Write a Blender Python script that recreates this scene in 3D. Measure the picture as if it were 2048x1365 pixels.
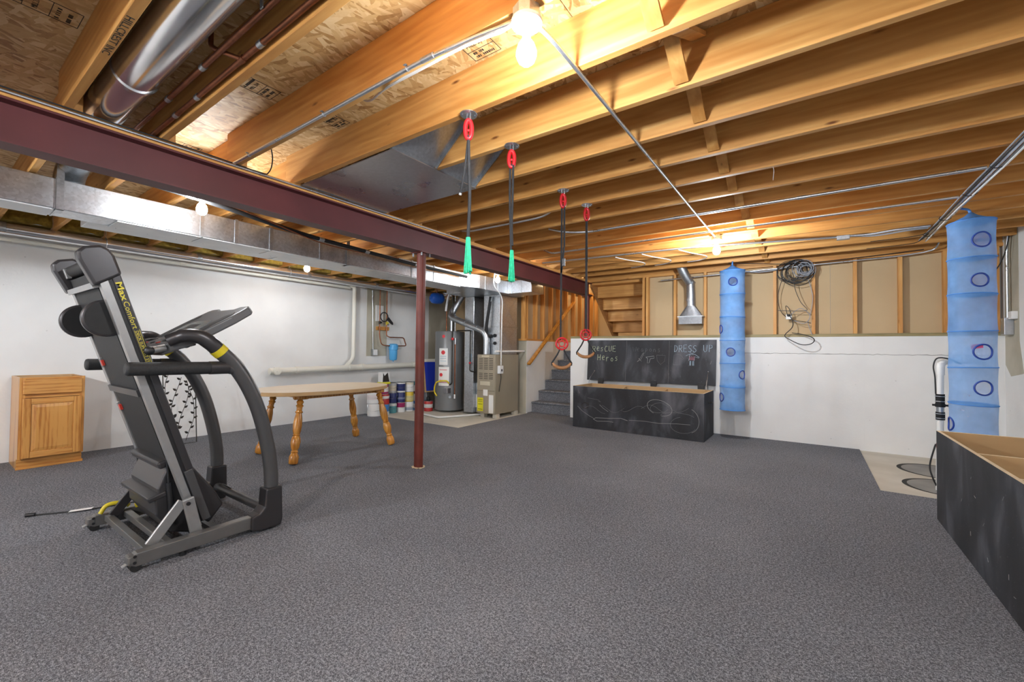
import bpy, math, random
from mathutils import Vector, Matrix, noise
for o in list(bpy.data.objects):
    bpy.data.objects.remove(o, do_unlink=True)
SC = bpy.context.scene
COL = SC.collection
R = math.radians
# ------------------------------------------------------------------ camera
cam_data = bpy.data.cameras.new('camera')
cam = bpy.data.objects.new('camera', cam_data)
COL.objects.link(cam)
cam_data.sensor_width = 36.0
cam_data.lens = 851.4 / 2048 * 36.0
cam_data.clip_start = 0.05
yaw, pit, roll = R(-35.01), R(1.184), R(0.618)
Fv = Vector((math.sin(yaw) * math.cos(pit), math.cos(yaw) * math.cos(pit), math.sin(pit)))
Rv = Vector((math.cos(yaw), -math.sin(yaw), 0))
Uv = Rv.cross(Fv)
R2 = Rv * math.cos(roll) + Uv * math.sin(roll)
U2 = -Rv * math.sin(roll) + Uv * math.cos(roll)
cam.matrix_world = Matrix(((R2.x, U2.x, -Fv.x, 0.0), (R2.y, U2.y, -Fv.y, 0.0), (R2.z, U2.z, -Fv.z, 1.205), (0, 0, 0, 1)))
SC.camera = cam
# ------------------------------------------------------------------ world and exposure
world = bpy.data.worlds.new('world')
SC.world = world
world.use_nodes = True
world.node_tree.nodes['Background'].inputs[0].default_value = (0.9, 0.93, 1.0, 1)
world.node_tree.nodes['Background'].inputs[1].default_value = 0.15
SC.view_settings.view_transform = 'Standard'
SC.view_settings.look = 'None'
SC.view_settings.gamma = 1.0
SC.view_settings.use_curve_mapping = False
SC.view_settings.exposure = 0.82
SC.cycles.max_bounces = 6
SC.cycles.diffuse_bounces = 3
SC.cycles.glossy_bounces = 2
SC.cycles.transparent_max_bounces = 8
BULB = 900.0          # emission of a bare bulb in the basement

# ------------------------------------------------------------------ materials
MATS = {}
def newmat(name):
    m = bpy.data.materials.new(name)
    m.use_nodes = True
    MATS[name] = m
    nt = m.node_tree
    return m, nt, nt.nodes['Principled BSDF']
def N(nt, t, **kw):
    n = nt.nodes.new(t)
    for k, v in kw.items():
        if k in ('operation', 'blend_type', 'data_type', 'feature', 'distance', 'wave_type', 'bands_direction', 'noise_dimensions'):
            setattr(n, k, v)
        else:
            n.inputs[k].default_value = v
    return n
def ramp(nt, stops, src):
    r = nt.nodes.new('ShaderNodeValToRGB')
    el = r.color_ramp.elements
    while len(el) < len(stops):
        el.new(0.5)
    for e, (p, c) in zip(el, stops):
        e.position = p
        e.color = (c[0], c[1], c[2], 1)
    nt.links.new(src, r.inputs[0])
    return r
def coords(nt, scale=(1, 1, 1), rnd=0.0, rot=(0, 0, 0), kind='Object'):
    tc = nt.nodes.new('ShaderNodeTexCoord')
    mp = nt.nodes.new('ShaderNodeMapping')
    mp.inputs['Scale'].default_value = scale
    mp.inputs['Rotation'].default_value = rot
    nt.links.new(tc.outputs[kind], mp.inputs[0])
    if rnd:
        oi = nt.nodes.new('ShaderNodeObjectInfo')
        k = N(nt, 'ShaderNodeMath', operation='MULTIPLY')
        k.inputs[1].default_value = rnd
        nt.links.new(oi.outputs['Random'], k.inputs[0])
        nt.links.new(k.outputs[0], mp.inputs['Location'])
    return mp.outputs[0]
def bump(nt, bs, src, strength=0.3, dist=0.01):
    b = nt.nodes.new('ShaderNodeBump')
    b.inputs['Strength'].default_value = strength
    b.inputs['Distance'].default_value = dist
    nt.links.new(src, b.inputs['Height'])
    nt.links.new(b.outputs[0], bs.inputs['Normal'])
def flat(name, col, rough=0.5, metal=0.0, var=0.0, scale=8.0, bmp=0.0, alpha=1.0, spec=0.5):
    m, nt, bs = newmat(name)
    bs.inputs['Base Color'].default_value = (*col, 1)
    bs.inputs['Roughness'].default_value = rough
    bs.inputs['Metallic'].default_value = metal
    bs.inputs['Specular IOR Level'].default_value = spec
    if var or bmp:
        c = coords(nt)
        n = N(nt, 'ShaderNodeTexNoise', Scale=scale, Detail=4.0)
        nt.links.new(c, n.inputs['Vector'])
        if var:
            r = ramp(nt, [(0.3, [x * (1 - var) for x in col]), (0.7, [min(1, x * (1 + var)) for x in col])], n.outputs[0])
            nt.links.new(r.outputs[0], bs.inputs['Base Color'])
        if bmp:
            bump(nt, bs, n.outputs[0], bmp, 0.01)
    if alpha < 1:
        bs.inputs['Alpha'].default_value = alpha
    return m
def wood(name, dark, mid, light, axis='X', scale=1.0, rough=0.55, knots=True, rnd=37.0, contrast=1.0, coat=0.0):
    m, nt, bs = newmat(name)
    s = {'X': (0.9, 9, 9), 'Y': (9, 0.9, 9), 'Z': (9, 9, 0.9)}[axis]
    c = coords(nt, tuple(v * scale for v in s), rnd)
    n1 = N(nt, 'ShaderNodeTexNoise', Scale=1.6, Detail=2.0, Distortion=0.8)
    nt.links.new(c, n1.inputs['Vector'])
    n2 = N(nt, 'ShaderNodeTexNoise', Scale=9.0, Detail=3.0)
    nt.links.new(c, n2.inputs['Vector'])
    w = N(nt, 'ShaderNodeTexWave', Scale=0.9, Distortion=7.0, Detail=1.0)
    w.wave_type = 'BANDS'
    w.bands_direction = {'X': 'Z', 'Y': 'Z', 'Z': 'Y'}[axis]
    w.inputs['Detail Scale'].default_value = 0.6
    nt.links.new(c, w.inputs['Vector'])
    mx = N(nt, 'ShaderNodeMath', operation='MULTIPLY_ADD')
    nt.links.new(n2.outputs[0], mx.inputs[0])
    mx.inputs[1].default_value = 0.45 * contrast
    ad = N(nt, 'ShaderNodeMath', operation='MULTIPLY_ADD')
    nt.links.new(w.outputs['Fac'], ad.inputs[0])
    ad.inputs[1].default_value = 0.22 * contrast
    nt.links.new(n1.outputs[0], ad.inputs[2])
    nt.links.new(ad.outputs[0], mx.inputs[2])
    r = ramp(nt, [(0.45, dark), (0.8, mid), (1.05, light)], mx.outputs[0])
    out = r.outputs[0]
    if knots:
        ck = coords(nt, {'X': (1.5, 5, 5), 'Y': (5, 1.5, 5), 'Z': (5, 5, 1.5)}[axis], rnd)
        v = N(nt, 'ShaderNodeTexVoronoi', Scale=1.7)
        nt.links.new(ck, v.inputs['Vector'])
        kr = ramp(nt, [(0.035, (1, 1, 1)), (0.10, (0, 0, 0))], v.outputs['Distance'])
        mm = nt.nodes.new('ShaderNodeMix')
        mm.data_type = 'RGBA'
        nt.links.new(kr.outputs[0], mm.inputs[0])
        nt.links.new(out, mm.inputs[6])
        mm.inputs[7].default_value = (dark[0] * 0.35, dark[1] * 0.25, dark[2] * 0.2, 1)
        out = mm.outputs[2]
    nt.links.new(out, bs.inputs['Base Color'])
    bs.inputs['Roughness'].default_value = rough
    bs.inputs['Coat Weight'].default_value = coat
    return m
def metal(name, col, rough=0.3, spangle=0.12, scale=60.0):
    m, nt, bs = newmat(name)
    c = coords(nt)
    v = N(nt, 'ShaderNodeTexVoronoi', Scale=scale)
    nt.links.new(c, v.inputs['Vector'])
    n = N(nt, 'ShaderNodeTexNoise', Scale=3.0, Detail=5.0)
    nt.links.new(c, n.inputs['Vector'])
    hs = nt.nodes.new('ShaderNodeSeparateColor')
    nt.links.new(v.outputs['Color'], hs.inputs[0])
    r = ramp(nt, [(0.0, [x * (1 - spangle) for x in col]), (1.0, [min(1, x * (1 + spangle)) for x in col])], hs.outputs[0])
    nt.links.new(r.outputs[0], bs.inputs['Base Color'])
    rr = ramp(nt, [(0.3, [rough * 0.75] * 3), (0.75, [rough * 1.35] * 3)], n.outputs[0])
    nt.links.new(rr.outputs[0], bs.inputs['Roughness'])
    bs.inputs['Metallic'].default_value = 0.92
    pass
    return m

wood('pine_x', (0.52, 0.225, 0.052), (0.69, 0.355, 0.105), (0.79, 0.48, 0.18), 'X', contrast=0.45)
wood('pine_y', (0.52, 0.225, 0.052), (0.69, 0.355, 0.105), (0.79, 0.48, 0.18), 'Y', contrast=0.45)
wood('pine_z', (0.52, 0.225, 0.052), (0.69, 0.355, 0.105), (0.79, 0.48, 0.18), 'Z', contrast=0.45)
wood('stair_oak', (0.30, 0.125, 0.035), (0.42, 0.20, 0.065), (0.52, 0.29, 0.11), 'Y', contrast=0.5)
wood('treated', (0.16, 0.13, 0.05), (0.26, 0.21, 0.09), (0.36, 0.29, 0.14), 'X', knots=False)
wood('oak_z', (0.30, 0.105, 0.018), (0.48, 0.20, 0.045), (0.60, 0.30, 0.08), 'Z', 1.2, 0.35, False, 11.0, 1.3, 0.3)
wood('oak_y', (0.30, 0.105, 0.018), (0.48, 0.20, 0.045), (0.60, 0.30, 0.08), 'Y', 1.2, 0.35, False, 11.0, 1.3, 0.3)
wood('honey_leg', (0.33, 0.12, 0.015), (0.52, 0.215, 0.03), (0.62, 0.29, 0.055), 'Z', 1.2, 0.25, False, 5.0, 0.9, 0.5)
wood('table_laminate', (0.70, 0.56, 0.39), (0.76, 0.63, 0.46), (0.82, 0.70, 0.54), 'Y', 1.5, 0.35, False, 1.0, 0.5)
wood('mdf', (0.46, 0.29, 0.135), (0.52, 0.34, 0.165), (0.58, 0.39, 0.20), 'X', 0.5, 0.7, False, 1.0, 0.3)
wood('mdf_edge', (0.68, 0.52, 0.33), (0.74, 0.58, 0.38), (0.80, 0.64, 0.44), 'X', 0.5, 0.7, False, 1.0, 0.3)
wood('grip_wood', (0.28, 0.12, 0.04), (0.42, 0.20, 0.08), (0.52, 0.28, 0.12), 'X', 2.0, 0.45, False, 1.0, 0.6)

# oriented strand board: three families of strands at different angles, mixed patchwise
m, nt, bs = newmat('osb')
def strands(ang, sx, sy, seed):
    c = coords(nt, (1, 1, 1), 23.0, (0, 0, ang))
    mp = nt.nodes.new('ShaderNodeMapping'); mp.inputs['Scale'].default_value = (sx, sy, 4.0); mp.inputs['Location'].default_value = (seed, seed * 2, 0)
    nt.links.new(c, mp.inputs[0])
    wob = N(nt, 'ShaderNodeTexNoise', Scale=0.7, Detail=2.0); nt.links.new(mp.outputs[0], wob.inputs['Vector'])
    v = N(nt, 'ShaderNodeTexVoronoi', Scale=1.0)
    ad = N(nt, 'ShaderNodeVectorMath', operation='ADD'); nt.links.new(mp.outputs[0], ad.inputs[0]); nt.links.new(wob.outputs['Color'], ad.inputs[1])
    nt.links.new(ad.outputs[0], v.inputs['Vector'])
    sp = nt.nodes.new('ShaderNodeSeparateColor'); nt.links.new(v.outputs['Color'], sp.inputs[0])
    return sp.outputs[0], sp.outputs[1]
f1, p1 = strands(0.25, 48, 9, 1.0)
f2, p2 = strands(-0.45, 42, 10, 7.0)
f3, p3 = strands(1.25, 40, 12, 13.0)
def mixf(fac, x, y):
    q = nt.nodes.new('ShaderNodeMix'); q.data_type = 'FLOAT'
    nt.links.new(fac, q.inputs[0]); nt.links.new(x, q.inputs[2]); nt.links.new(y, q.inputs[3])
    return q.outputs[0]
def step(src, t):
    q = N(nt, 'ShaderNodeMath', operation='GREATER_THAN'); nt.links.new(src, q.inputs[0]); q.inputs[1].default_value = t
    return q.outputs[0]
o1 = mixf(step(p2, 0.55), f1, f2)
o2 = mixf(step(p3, 0.75), o1, f3)
c = coords(nt, (1, 1, 1), 5.0)
nz = N(nt, 'ShaderNodeTexNoise', Scale=60.0, Detail=3.0); nt.links.new(c, nz.inputs['Vector'])
nl = N(nt, 'ShaderNodeTexNoise', Scale=3.0, Detail=2.0); nt.links.new(c, nl.inputs['Vector'])
k1 = N(nt, 'ShaderNodeMath', operation='MULTIPLY_ADD'); nt.links.new(nz.outputs[0], k1.inputs[0]); k1.inputs[1].default_value = 0.30; nt.links.new(o2, k1.inputs[2])
k2 = N(nt, 'ShaderNodeMath', operation='MULTIPLY_ADD'); nt.links.new(nl.outputs[0], k2.inputs[0]); k2.inputs[1].default_value = 0.5; nt.links.new(k1.outputs[0], k2.inputs[2])
k3 = N(nt, 'ShaderNodeMath', operation='MULTIPLY'); nt.links.new(k2.outputs[0], k3.inputs[0]); k3.inputs[1].default_value = 0.55
r = ramp(nt, [(0.20, (0.34, 0.17, 0.05)), (0.34, (0.55, 0.33, 0.13)), (0.60, (0.68, 0.46, 0.21)), (0.85, (0.82, 0.64, 0.37))], k3.outputs[0])
nt.links.new(r.outputs[0], bs.inputs['Base Color'])
bs.inputs['Roughness'].default_value = 0.6

# carpet: dense flecked loop pile
m, nt, bs = newmat('carpet')
c = coords(nt)
n1 = N(nt, 'ShaderNodeTexNoise', Scale=250.0, Detail=1.0)
n2 = N(nt, 'ShaderNodeTexNoise', Scale=95.0, Detail=2.0)
n3 = N(nt, 'ShaderNodeTexNoise', Scale=1.1, Detail=1.0)
for n in (n1, n2, n3):
    nt.links.new(c, n.inputs['Vector'])
a = N(nt, 'ShaderNodeMath', operation='MULTIPLY_ADD'); nt.links.new(n2.outputs[0], a.inputs[0]); a.inputs[1].default_value = 0.8; nt.links.new(n1.outputs[0], a.inputs[2])
b = N(nt, 'ShaderNodeMath', operation='MULTIPLY_ADD'); nt.links.new(n3.outputs[0], b.inputs[0]); b.inputs[1].default_value = 0.12; nt.links.new(a.outputs[0], b.inputs[2])
k = N(nt, 'ShaderNodeMath', operation='MULTIPLY'); nt.links.new(b.outputs[0], k.inputs[0]); k.inputs[1].default_value = 0.52
r = ramp(nt, [(0.37, (0.050, 0.0515, 0.058)), (0.50, (0.150, 0.155, 0.173)), (0.63, (0.36, 0.37, 0.40))], k.outputs[0])
nt.links.new(r.outputs[0], bs.inputs['Base Color'])
bs.inputs['Roughness'].default_value = 0.95
bs.inputs['Specular IOR Level'].default_value = 0.1
bump(nt, bs, n1.outputs[0], 0.5, 0.004)

# painted and bare concrete
def concrete(name, col, col2, bs_strength=0.25, rough=0.75):
    m, nt, bs = newmat(name)
    c = coords(nt)
    n1 = N(nt, 'ShaderNodeTexNoise', Scale=2.2, Detail=3.0)
    n2 = N(nt, 'ShaderNodeTexNoise', Scale=38.0, Detail=2.0)
    v = N(nt, 'ShaderNodeTexVoronoi', Scale=5.0)
    for n in (n1, n2, v):
        nt.links.new(c, n.inputs['Vector'])
    r = ramp(nt, [(0.3, col2), (0.65, col)], n1.outputs[0])
    pr = ramp(nt, [(0.02, (0.55, 0.55, 0.55)), (0.045, (1, 1, 1))], v.outputs['Distance'])
    mm = nt.nodes.new('ShaderNodeMix'); mm.data_type = 'RGBA'; mm.blend_type = 'MULTIPLY'
    mm.inputs[0].default_value = 0.5
    nt.links.new(r.outputs[0], mm.inputs[6]); nt.links.new(pr.outputs[0], mm.inputs[7])
    nt.links.new(mm.outputs[2], bs.inputs['Base Color'])
    bs.inputs['Roughness'].default_value = rough
    bump(nt, bs, n2.outputs[0], bs_strength, 0.004)
concrete('white_wall', (0.80, 0.80, 0.79), (0.74, 0.74, 0.735))
concrete('bare_concrete', (0.50, 0.47, 0.38), (0.38, 0.35, 0.27), 0.3, 0.85)
concrete('slab', (0.64, 0.60, 0.52), (0.52, 0.48, 0.40), 0.15, 0.8)
flat('drywall_paper', (0.54, 0.40, 0.235), 0.85, 0, 0.05, 1.5)
flat('insulation', (0.40, 0.27, 0.045), 0.95, 0, 0.35, 25, 0.8)

metal('galvanized', (0.50, 0.53, 0.56), 0.33, 0.10, 70)
metal('galv_duct', (0.58, 0.61, 0.645), 0.36, 0.12, 55)
metal('galv_dark', (0.50, 0.52, 0.56), 0.30, 0.05, 60)
metal('galv_boot', (0.30, 0.31, 0.33), 0.5, 0.10, 50)
metal('foil', (0.80, 0.81, 0.83), 0.16, 0.04, 12)
metal('emt', (0.62, 0.66, 0.70), 0.30, 0.05, 90)
metal('steel_plate', (0.55, 0.57, 0.60), 0.25, 0.05, 80)
metal('copper', (0.30, 0.115, 0.06), 0.42, 0.15, 25)
flat('duct_board', (0.70, 0.72, 0.73), 0.45, 0.25, 0.05, 6)
flat('beam_red', (0.105, 0.022, 0.024), 0.5, 0.0, 0.18, 2.5, 0.05)
flat('column_red', (0.15, 0.028, 0.018), 0.5, 0.0, 0.25, 6, 0.05)
flat('pvc', (0.74, 0.72, 0.64), 0.35)
flat('pvc_clean', (0.80, 0.80, 0.78), 0.35)
flat('white_plastic', (0.82, 0.82, 0.82), 0.4)
flat('black_plastic', (0.012, 0.012, 0.014), 0.45)
flat('rubber', (0.010, 0.010, 0.011), 0.8)
flat('black_cable', (0.012, 0.012, 0.013), 0.5)
flat('grey_cable', (0.30, 0.32, 0.36), 0.5)
flat('white_cable', (0.75, 0.75, 0.74), 0.5)
flat('webbing', (0.022, 0.022, 0.024), 0.85)
flat('red_plastic', (0.55, 0.012, 0.018), 0.4)
flat('green_cord', (0.02, 0.50, 0.26), 0.7, 0, 0.25, 60)
flat('ink', (0.03, 0.022, 0.015), 0.8)
flat('yellow_paint', (0.62, 0.50, 0.02), 0.4)
flat('yellow_print', (0.70, 0.60, 0.05), 0.5)
flat('yellow_hose', (0.72, 0.55, 0.02), 0.4)
flat('silver_paint', (0.185, 0.18, 0.175), 0.35, 0.55, 0.05, 20)
flat('silver_bright', (0.36, 0.36, 0.36), 0.35, 0.6, 0.05, 20)
flat('graphite', (0.055, 0.052, 0.055), 0.33, 0.5)
flat('graphite_tube', (0.085, 0.083, 0.086), 0.4, 0.35)
flat('belt_black', (0.010, 0.010, 0.011), 0.6, 0, 0.2, 40)
flat('foam_black', (0.020, 0.020, 0.021), 0.7, 0, 0.2, 90, 0.2)
flat('console_grey', (0.13, 0.13, 0.135), 0.4, 0.2)
flat('console_screen', (0.20, 0.21, 0.21), 0.15)
flat('red_light', (0.6, 0.05, 0.03), 0.4)
flat('dark_iron', (0.03, 0.025, 0.02), 0.5, 0.5)
flat('heater_grey', (0.20, 0.205, 0.21), 0.35, 0.3)
flat('paper', (0.80, 0.80, 0.78), 0.6)
flat('label_red', (0.65, 0.03, 0.04), 0.5)
flat('label_yellow', (0.80, 0.74, 0.02), 0.5)
flat('furnace_tan', (0.36, 0.315, 0.235), 0.42, 0.1, 0.04, 3)
flat('furnace_badge', (0.62, 0.56, 0.42), 0.4)
flat('tank_blue', (0.02, 0.13, 0.62), 0.3)
flat('filter_blue', (0.10, 0.42, 0.80), 0.3)
flat('panel_blue', (0.012, 0.035, 0.40), 0.5)
flat('chalk_white', (0.36, 0.36, 0.355), 0.9)
flat('chalk_faint', (0.22, 0.22, 0.225), 0.9)
flat('chalk_green', (0.55, 0.62, 0.42), 0.9)
flat('chalk_blue', (0.40, 0.52, 0.62), 0.9)
flat('chalk_pink', (0.40, 0.16, 0.20), 0.9)
flat('pink_tag', (0.80, 0.12, 0.32), 0.6)
flat('trim_blue', (0.015, 0.06, 0.34), 0.6)
flat('crack', (0.20, 0.19, 0.17), 0.9)
flat('cavity', (0.03, 0.028, 0.025), 0.9)

# chalkboard with smears of chalk dust
m, nt, bs = newmat('chalkboard')
c = coords(nt, (1, 1, 0.45))
n1 = N(nt, 'ShaderNodeTexNoise', Scale=3.2, Detail=5.0, Distortion=0.6)
n2 = N(nt, 'ShaderNodeTexNoise', Scale=160.0, Detail=1.0)
for n in (n1, n2):
    nt.links.new(c, n.inputs['Vector'])
r = ramp(nt, [(0.40, (0.017, 0.018, 0.022)), (0.54, (0.027, 0.029, 0.036)), (0.70, (0.095, 0.098, 0.115))], n1.outputs[0])
sp = ramp(nt, [(0.74, (0, 0, 0)), (0.80, (0.12, 0.12, 0.12))], n2.outputs[0])
mm = nt.nodes.new('ShaderNodeMix'); mm.data_type = 'RGBA'; mm.blend_type = 'ADD'; mm.inputs[0].default_value = 1
nt.links.new(r.outputs[0], mm.inputs[6]); nt.links.new(sp.outputs[0], mm.inputs[7])
nt.links.new(mm.outputs[2], bs.inputs['Base Color'])
bs.inputs['Roughness'].default_value = 0.7
# netting of the hanging organisers
def netting(name, col, alpha):
    m, nt, bs = newmat(name)
    c = coords(nt)
    n = N(nt, 'ShaderNodeTexNoise', Scale=7.0, Detail=4.0)
    nt.links.new(c, n.inputs['Vector'])
    r = ramp(nt, [(0.3, [x * 0.88 for x in col]), (0.7, col)], n.outputs[0])
    nt.links.new(r.outputs[0], bs.inputs['Base Color'])
    bs.inputs['Roughness'].default_value = 0.8
    bs.inputs['Alpha'].default_value = alpha
    ra = ramp(nt, [(0.3, [alpha - 0.08] * 3), (0.7, [alpha + 0.06] * 3)], n.outputs[0])
    nt.links.new(ra.outputs[0], bs.inputs['Alpha'])
netting('net_blue', (0.20, 0.48, 0.95), 0.48)
netting('net_blue_dense', (0.10, 0.32, 0.80), 0.85)
def glow(name, k, col=(0.905, 0.955, 1.0)):
    m, nt, bs = newmat(name)
    bs.inputs['Base Color'].default_value = (1, 1, 1, 1)
    bs.inputs['Emission Color'].default_value = (*col, 1)
    bs.inputs['Emission Strength'].default_value = BULB * k
glow('bulb_main', 0.58)
glow('bulb_far', 1.0)
glow('bulb_low', 0.32)
glow('bulb_added_fill', 2.4)  # strong glow for the fill lamps added behind the camera
glow('bulb_added_warm', 0.6, (1.0, 0.72, 0.42))  # glow of the lamp added out of view over the stairs

# ------------------------------------------------------------------ mesh builder
def setp(o, label=None, cat=None, group=None, kind=None):
    if label: o['label'] = label
    if cat: o['category'] = cat
    if group: o['group'] = group
    if kind: o['kind'] = kind
    return o
def empty(name, loc, label=None, cat=None, group=None, kind=None):
    o = bpy.data.objects.new(name, None)
    o.empty_display_size = 0.1
    o.location = loc
    COL.objects.link(o)
    return setp(o, label, cat, group, kind)
def wloc(o):
    v = Vector(o.location)
    while o.parent:
        o = o.parent
        v += Vector(o.location)
    return v
def frame(d):
    d = Vector(d).normalized()
    up = Vector((0, 0, 1)) if abs(d.z) < 0.95 else Vector((0, 1, 0))
    a = d.cross(up).normalized()
    return a, a.cross(d).normalized(), d
class MB:
    def __init__(s):
        s.v = []; s.f = []
    def add(s, vs, fs):
        n = len(s.v)
        s.v += [Vector(p) for p in vs]
        s.f += [tuple(i + n for i in f) for f in fs]
        return s
    def box(s, lo, hi):
        x0, y0, z0 = lo; x1, y1, z1 = hi
        return s.add([(x0, y0, z0), (x1, y0, z0), (x1, y1, z0), (x0, y1, z0), (x0, y0, z1), (x1, y0, z1), (x1, y1, z1), (x0, y1, z1)],
                     [(0, 3, 2, 1), (4, 5, 6, 7), (0, 1, 5, 4), (1, 2, 6, 5), (2, 3, 7, 6), (3, 0, 4, 7)])
    def obox(s, c, ax, ay, az):
        c = Vector(c); ax = Vector(ax); ay = Vector(ay); az = Vector(az)
        if ax.cross(ay).dot(az) < 0: ax = -ax
        P = [c + i * ax + j * ay + k * az for k in (-1, 1) for (i, j) in ((-1, -1), (1, -1), (1, 1), (-1, 1))]
        return s.add(P, [(0, 3, 2, 1), (4, 5, 6, 7), (0, 1, 5, 4), (1, 2, 6, 5), (2, 3, 7, 6), (3, 0, 4, 7)])
    def bar(s, p0, p1, w, h, up=None):
        p0 = Vector(p0); p1 = Vector(p1); d = (p1 - p0)
        if up is None: a, b, _ = frame(d)
        else:
            a = d.normalized().cross(Vector(up)).normalized(); b = a.cross(d.normalized())
        return s.obox((p0 + p1) / 2, a * w / 2, d / 2, b * h / 2)
    def cyl(s, p0, p1, r0, r1=None, n=16, caps=True):
        if r1 is None: r1 = r0
        p0 = Vector(p0); p1 = Vector(p1)
        a, b, d = frame(p1 - p0)
        vs = []
        for p, r in ((p0, r0), (p1, r1)):
            for i in range(n):
                t = 2 * math.pi * i / n
                vs.append(p + a * (r * math.cos(t)) + b * (r * math.sin(t)))
        fs = [(i, i + n, (i + 1) % n + n, (i + 1) % n) for i in range(n)]
        if caps: fs += [tuple(range(n)), tuple(range(2 * n - 1, n - 1, -1))]
        return s.add(vs, fs)
    def tube(s, pts, r, n=8, closed=False, caps=True):
        pts = [Vector(p) for p in pts]
        m = len(pts)
        rs = r if isinstance(r, (list, tuple)) else [r] * m
        tang = []
        for i in range(m):
            if closed: t = pts[(i + 1) % m] - pts[i - 1]
            else: t = pts[min(i + 1, m - 1)] - pts[max(i - 1, 0)]
            tang.append(t.normalized() if t.length > 1e-9 else Vector((0, 0, 1)))
        a, b, _ = frame(tang[0])
        vs = []
        for i in range(m):
            a = (a - tang[i] * a.dot(tang[i]))
            a = a.normalized() if a.length > 1e-6 else frame(tang[i])[0]
            b = a.cross(tang[i])
            for k in range(n):
                t = 2 * math.pi * k / n
                vs.append(pts[i] + a * (rs[i] * math.cos(t)) + b * (rs[i] * math.sin(t)))
        fs = []
        for i in range(m if closed else m - 1):
            j = (i + 1) % m
            for k in range(n):
                k2 = (k + 1) % n
                fs.append((i * n + k, i * n + k2, j * n + k2, j * n + k))
        if caps and not closed:
            fs += [tuple(range(n - 1, -1, -1)), tuple(range((m - 1) * n, m * n))]
        return s.add(vs, fs)
    def lathe(s, c, prof, n=24, axis=(0, 0, 1)):
        c = Vector(c); a, b, d = frame(axis)
        vs = []
        for r, h in prof:
            for i in range(n):
                t = 2 * math.pi * i / n
                vs.append(c + a * (r * math.cos(t)) + b * (r * math.sin(t)) + d * h)
        fs = []
        for j in range(len(prof) - 1):
            for i in range(n):
                k = (i + 1) % n
                fs.append((j * n + i, (j + 1) * n + i, (j + 1) * n + k, j * n + k))
        fs += [tuple(range(n)), tuple(range(len(prof) * n - 1, (len(prof) - 1) * n - 1, -1))]
        return s.add(vs, fs)
    def prism(s, poly, axis, t0, t1):
        """poly: 2-D points; axis 'x' -> (y,z), 'y' -> (x,z), 'z' -> (x,y)"""
        def P(p, t):
            return {'x': (t, p[0], p[1]), 'y': (p[0], t, p[1]), 'z': (p[0], p[1], t)}[axis]
        n = len(poly)
        vs = [P(p, t0) for p in poly] + [P(p, t1) for p in poly]
        fs = [tuple(range(n - 1, -1, -1)), tuple(range(n, 2 * n))] + [(i, (i + 1) % n, (i + 1) % n + n, i + n) for i in range(n)]
        return s.add(vs, fs)
    def sphere(s, c, r, sc=(1, 1, 1), n=16, m=10):
        c = Vector(c)
        prof = [(max(1e-4, r * math.sin(math.pi * j / m)), -r * math.cos(math.pi * j / m)) for j in range(m + 1)]
        vs = []
        for rr, h in prof:
            for i in range(n):
                t = 2 * math.pi * i / n
                vs.append(c + Vector((rr * math.cos(t) * sc[0], rr * math.sin(t) * sc[1], h * sc[2])))
        fs = [(j * n + i, j * n + (i + 1) % n, (j + 1) * n + (i + 1) % n, (j + 1) * n + i) for j in range(m) for i in range(n)]
        return s.add(vs, fs)
    def ring(s, c, R_, r, axis=(0, 0, 1), n=28, k=8, sc=(1, 1)):
        a, b, d = frame(axis)
        c = Vector(c)
        return s.tube([c + a * (R_ * sc[0] * math.cos(2 * math.pi * i / n)) + b * (R_ * sc[1] * math.sin(2 * math.pi * i / n)) for i in range(n)], r, k, True)
    def build(s, name, mat, parent=None, smooth=None, bevel=0.0, seg=2, label=None, cat=None, group=None, kind=None, base=None):
        if parent is not None:
            off = wloc(parent)
        elif base is not None:
            off = Vector(base)
        else:
            xs = [p.x for p in s.v]; ys = [p.y for p in s.v]; zs = [p.z for p in s.v]
            off = Vector(((min(xs) + max(xs)) / 2, (min(ys) + max(ys)) / 2, min(zs)))
        if parent is not None:
            xs = [p.x for p in s.v]; ys = [p.y for p in s.v]; zs = [p.z for p in s.v]
            own = Vector(((min(xs) + max(xs)) / 2, (min(ys) + max(ys)) / 2, (min(zs) + max(zs)) / 2))
        else:
            own = off
        me = bpy.data.meshes.new(name)
        me.from_pydata([tuple(p - own) for p in s.v], [], s.f)
        me.validate()
        me.update()
        bm_fix(me)
        if smooth is not None:
            me.polygons.foreach_set('use_smooth', [True] * len(me.polygons))
            me.set_sharp_from_angle(angle=R(smooth))
        me.materials.append(MATS[mat])
        o = bpy.data.objects.new(name, me)
        COL.objects.link(o)
        if parent is not None:
            o.parent = parent
            o.location = own - off
        else:
            o.location = own
        if bevel:
            b = o.modifiers.new('bevel', 'BEVEL'); b.width = bevel; b.segments = seg; b.limit_method = 'ANGLE'; b.angle_limit = R(40)
        return setp(o, label, cat, group, kind)
import bmesh
def bm_fix(me):
    bm = bmesh.new(); bm.from_mesh(me)
    bmesh.ops.recalc_face_normals(bm, faces=bm.faces)
    bm.to_mesh(me); bm.free()
def copyobj(o, parent=None, loc=None):
    c = o.copy(); COL.objects.link(c)
    c.parent = parent
    if loc is not None: c.location = loc
    return c
def copytree(o, loc):
    c = copyobj(o, None, loc)
    for ch in o.children:
        k = copyobj(ch, c)
        for g in ch.children: copyobj(g, k)
    return c
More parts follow.
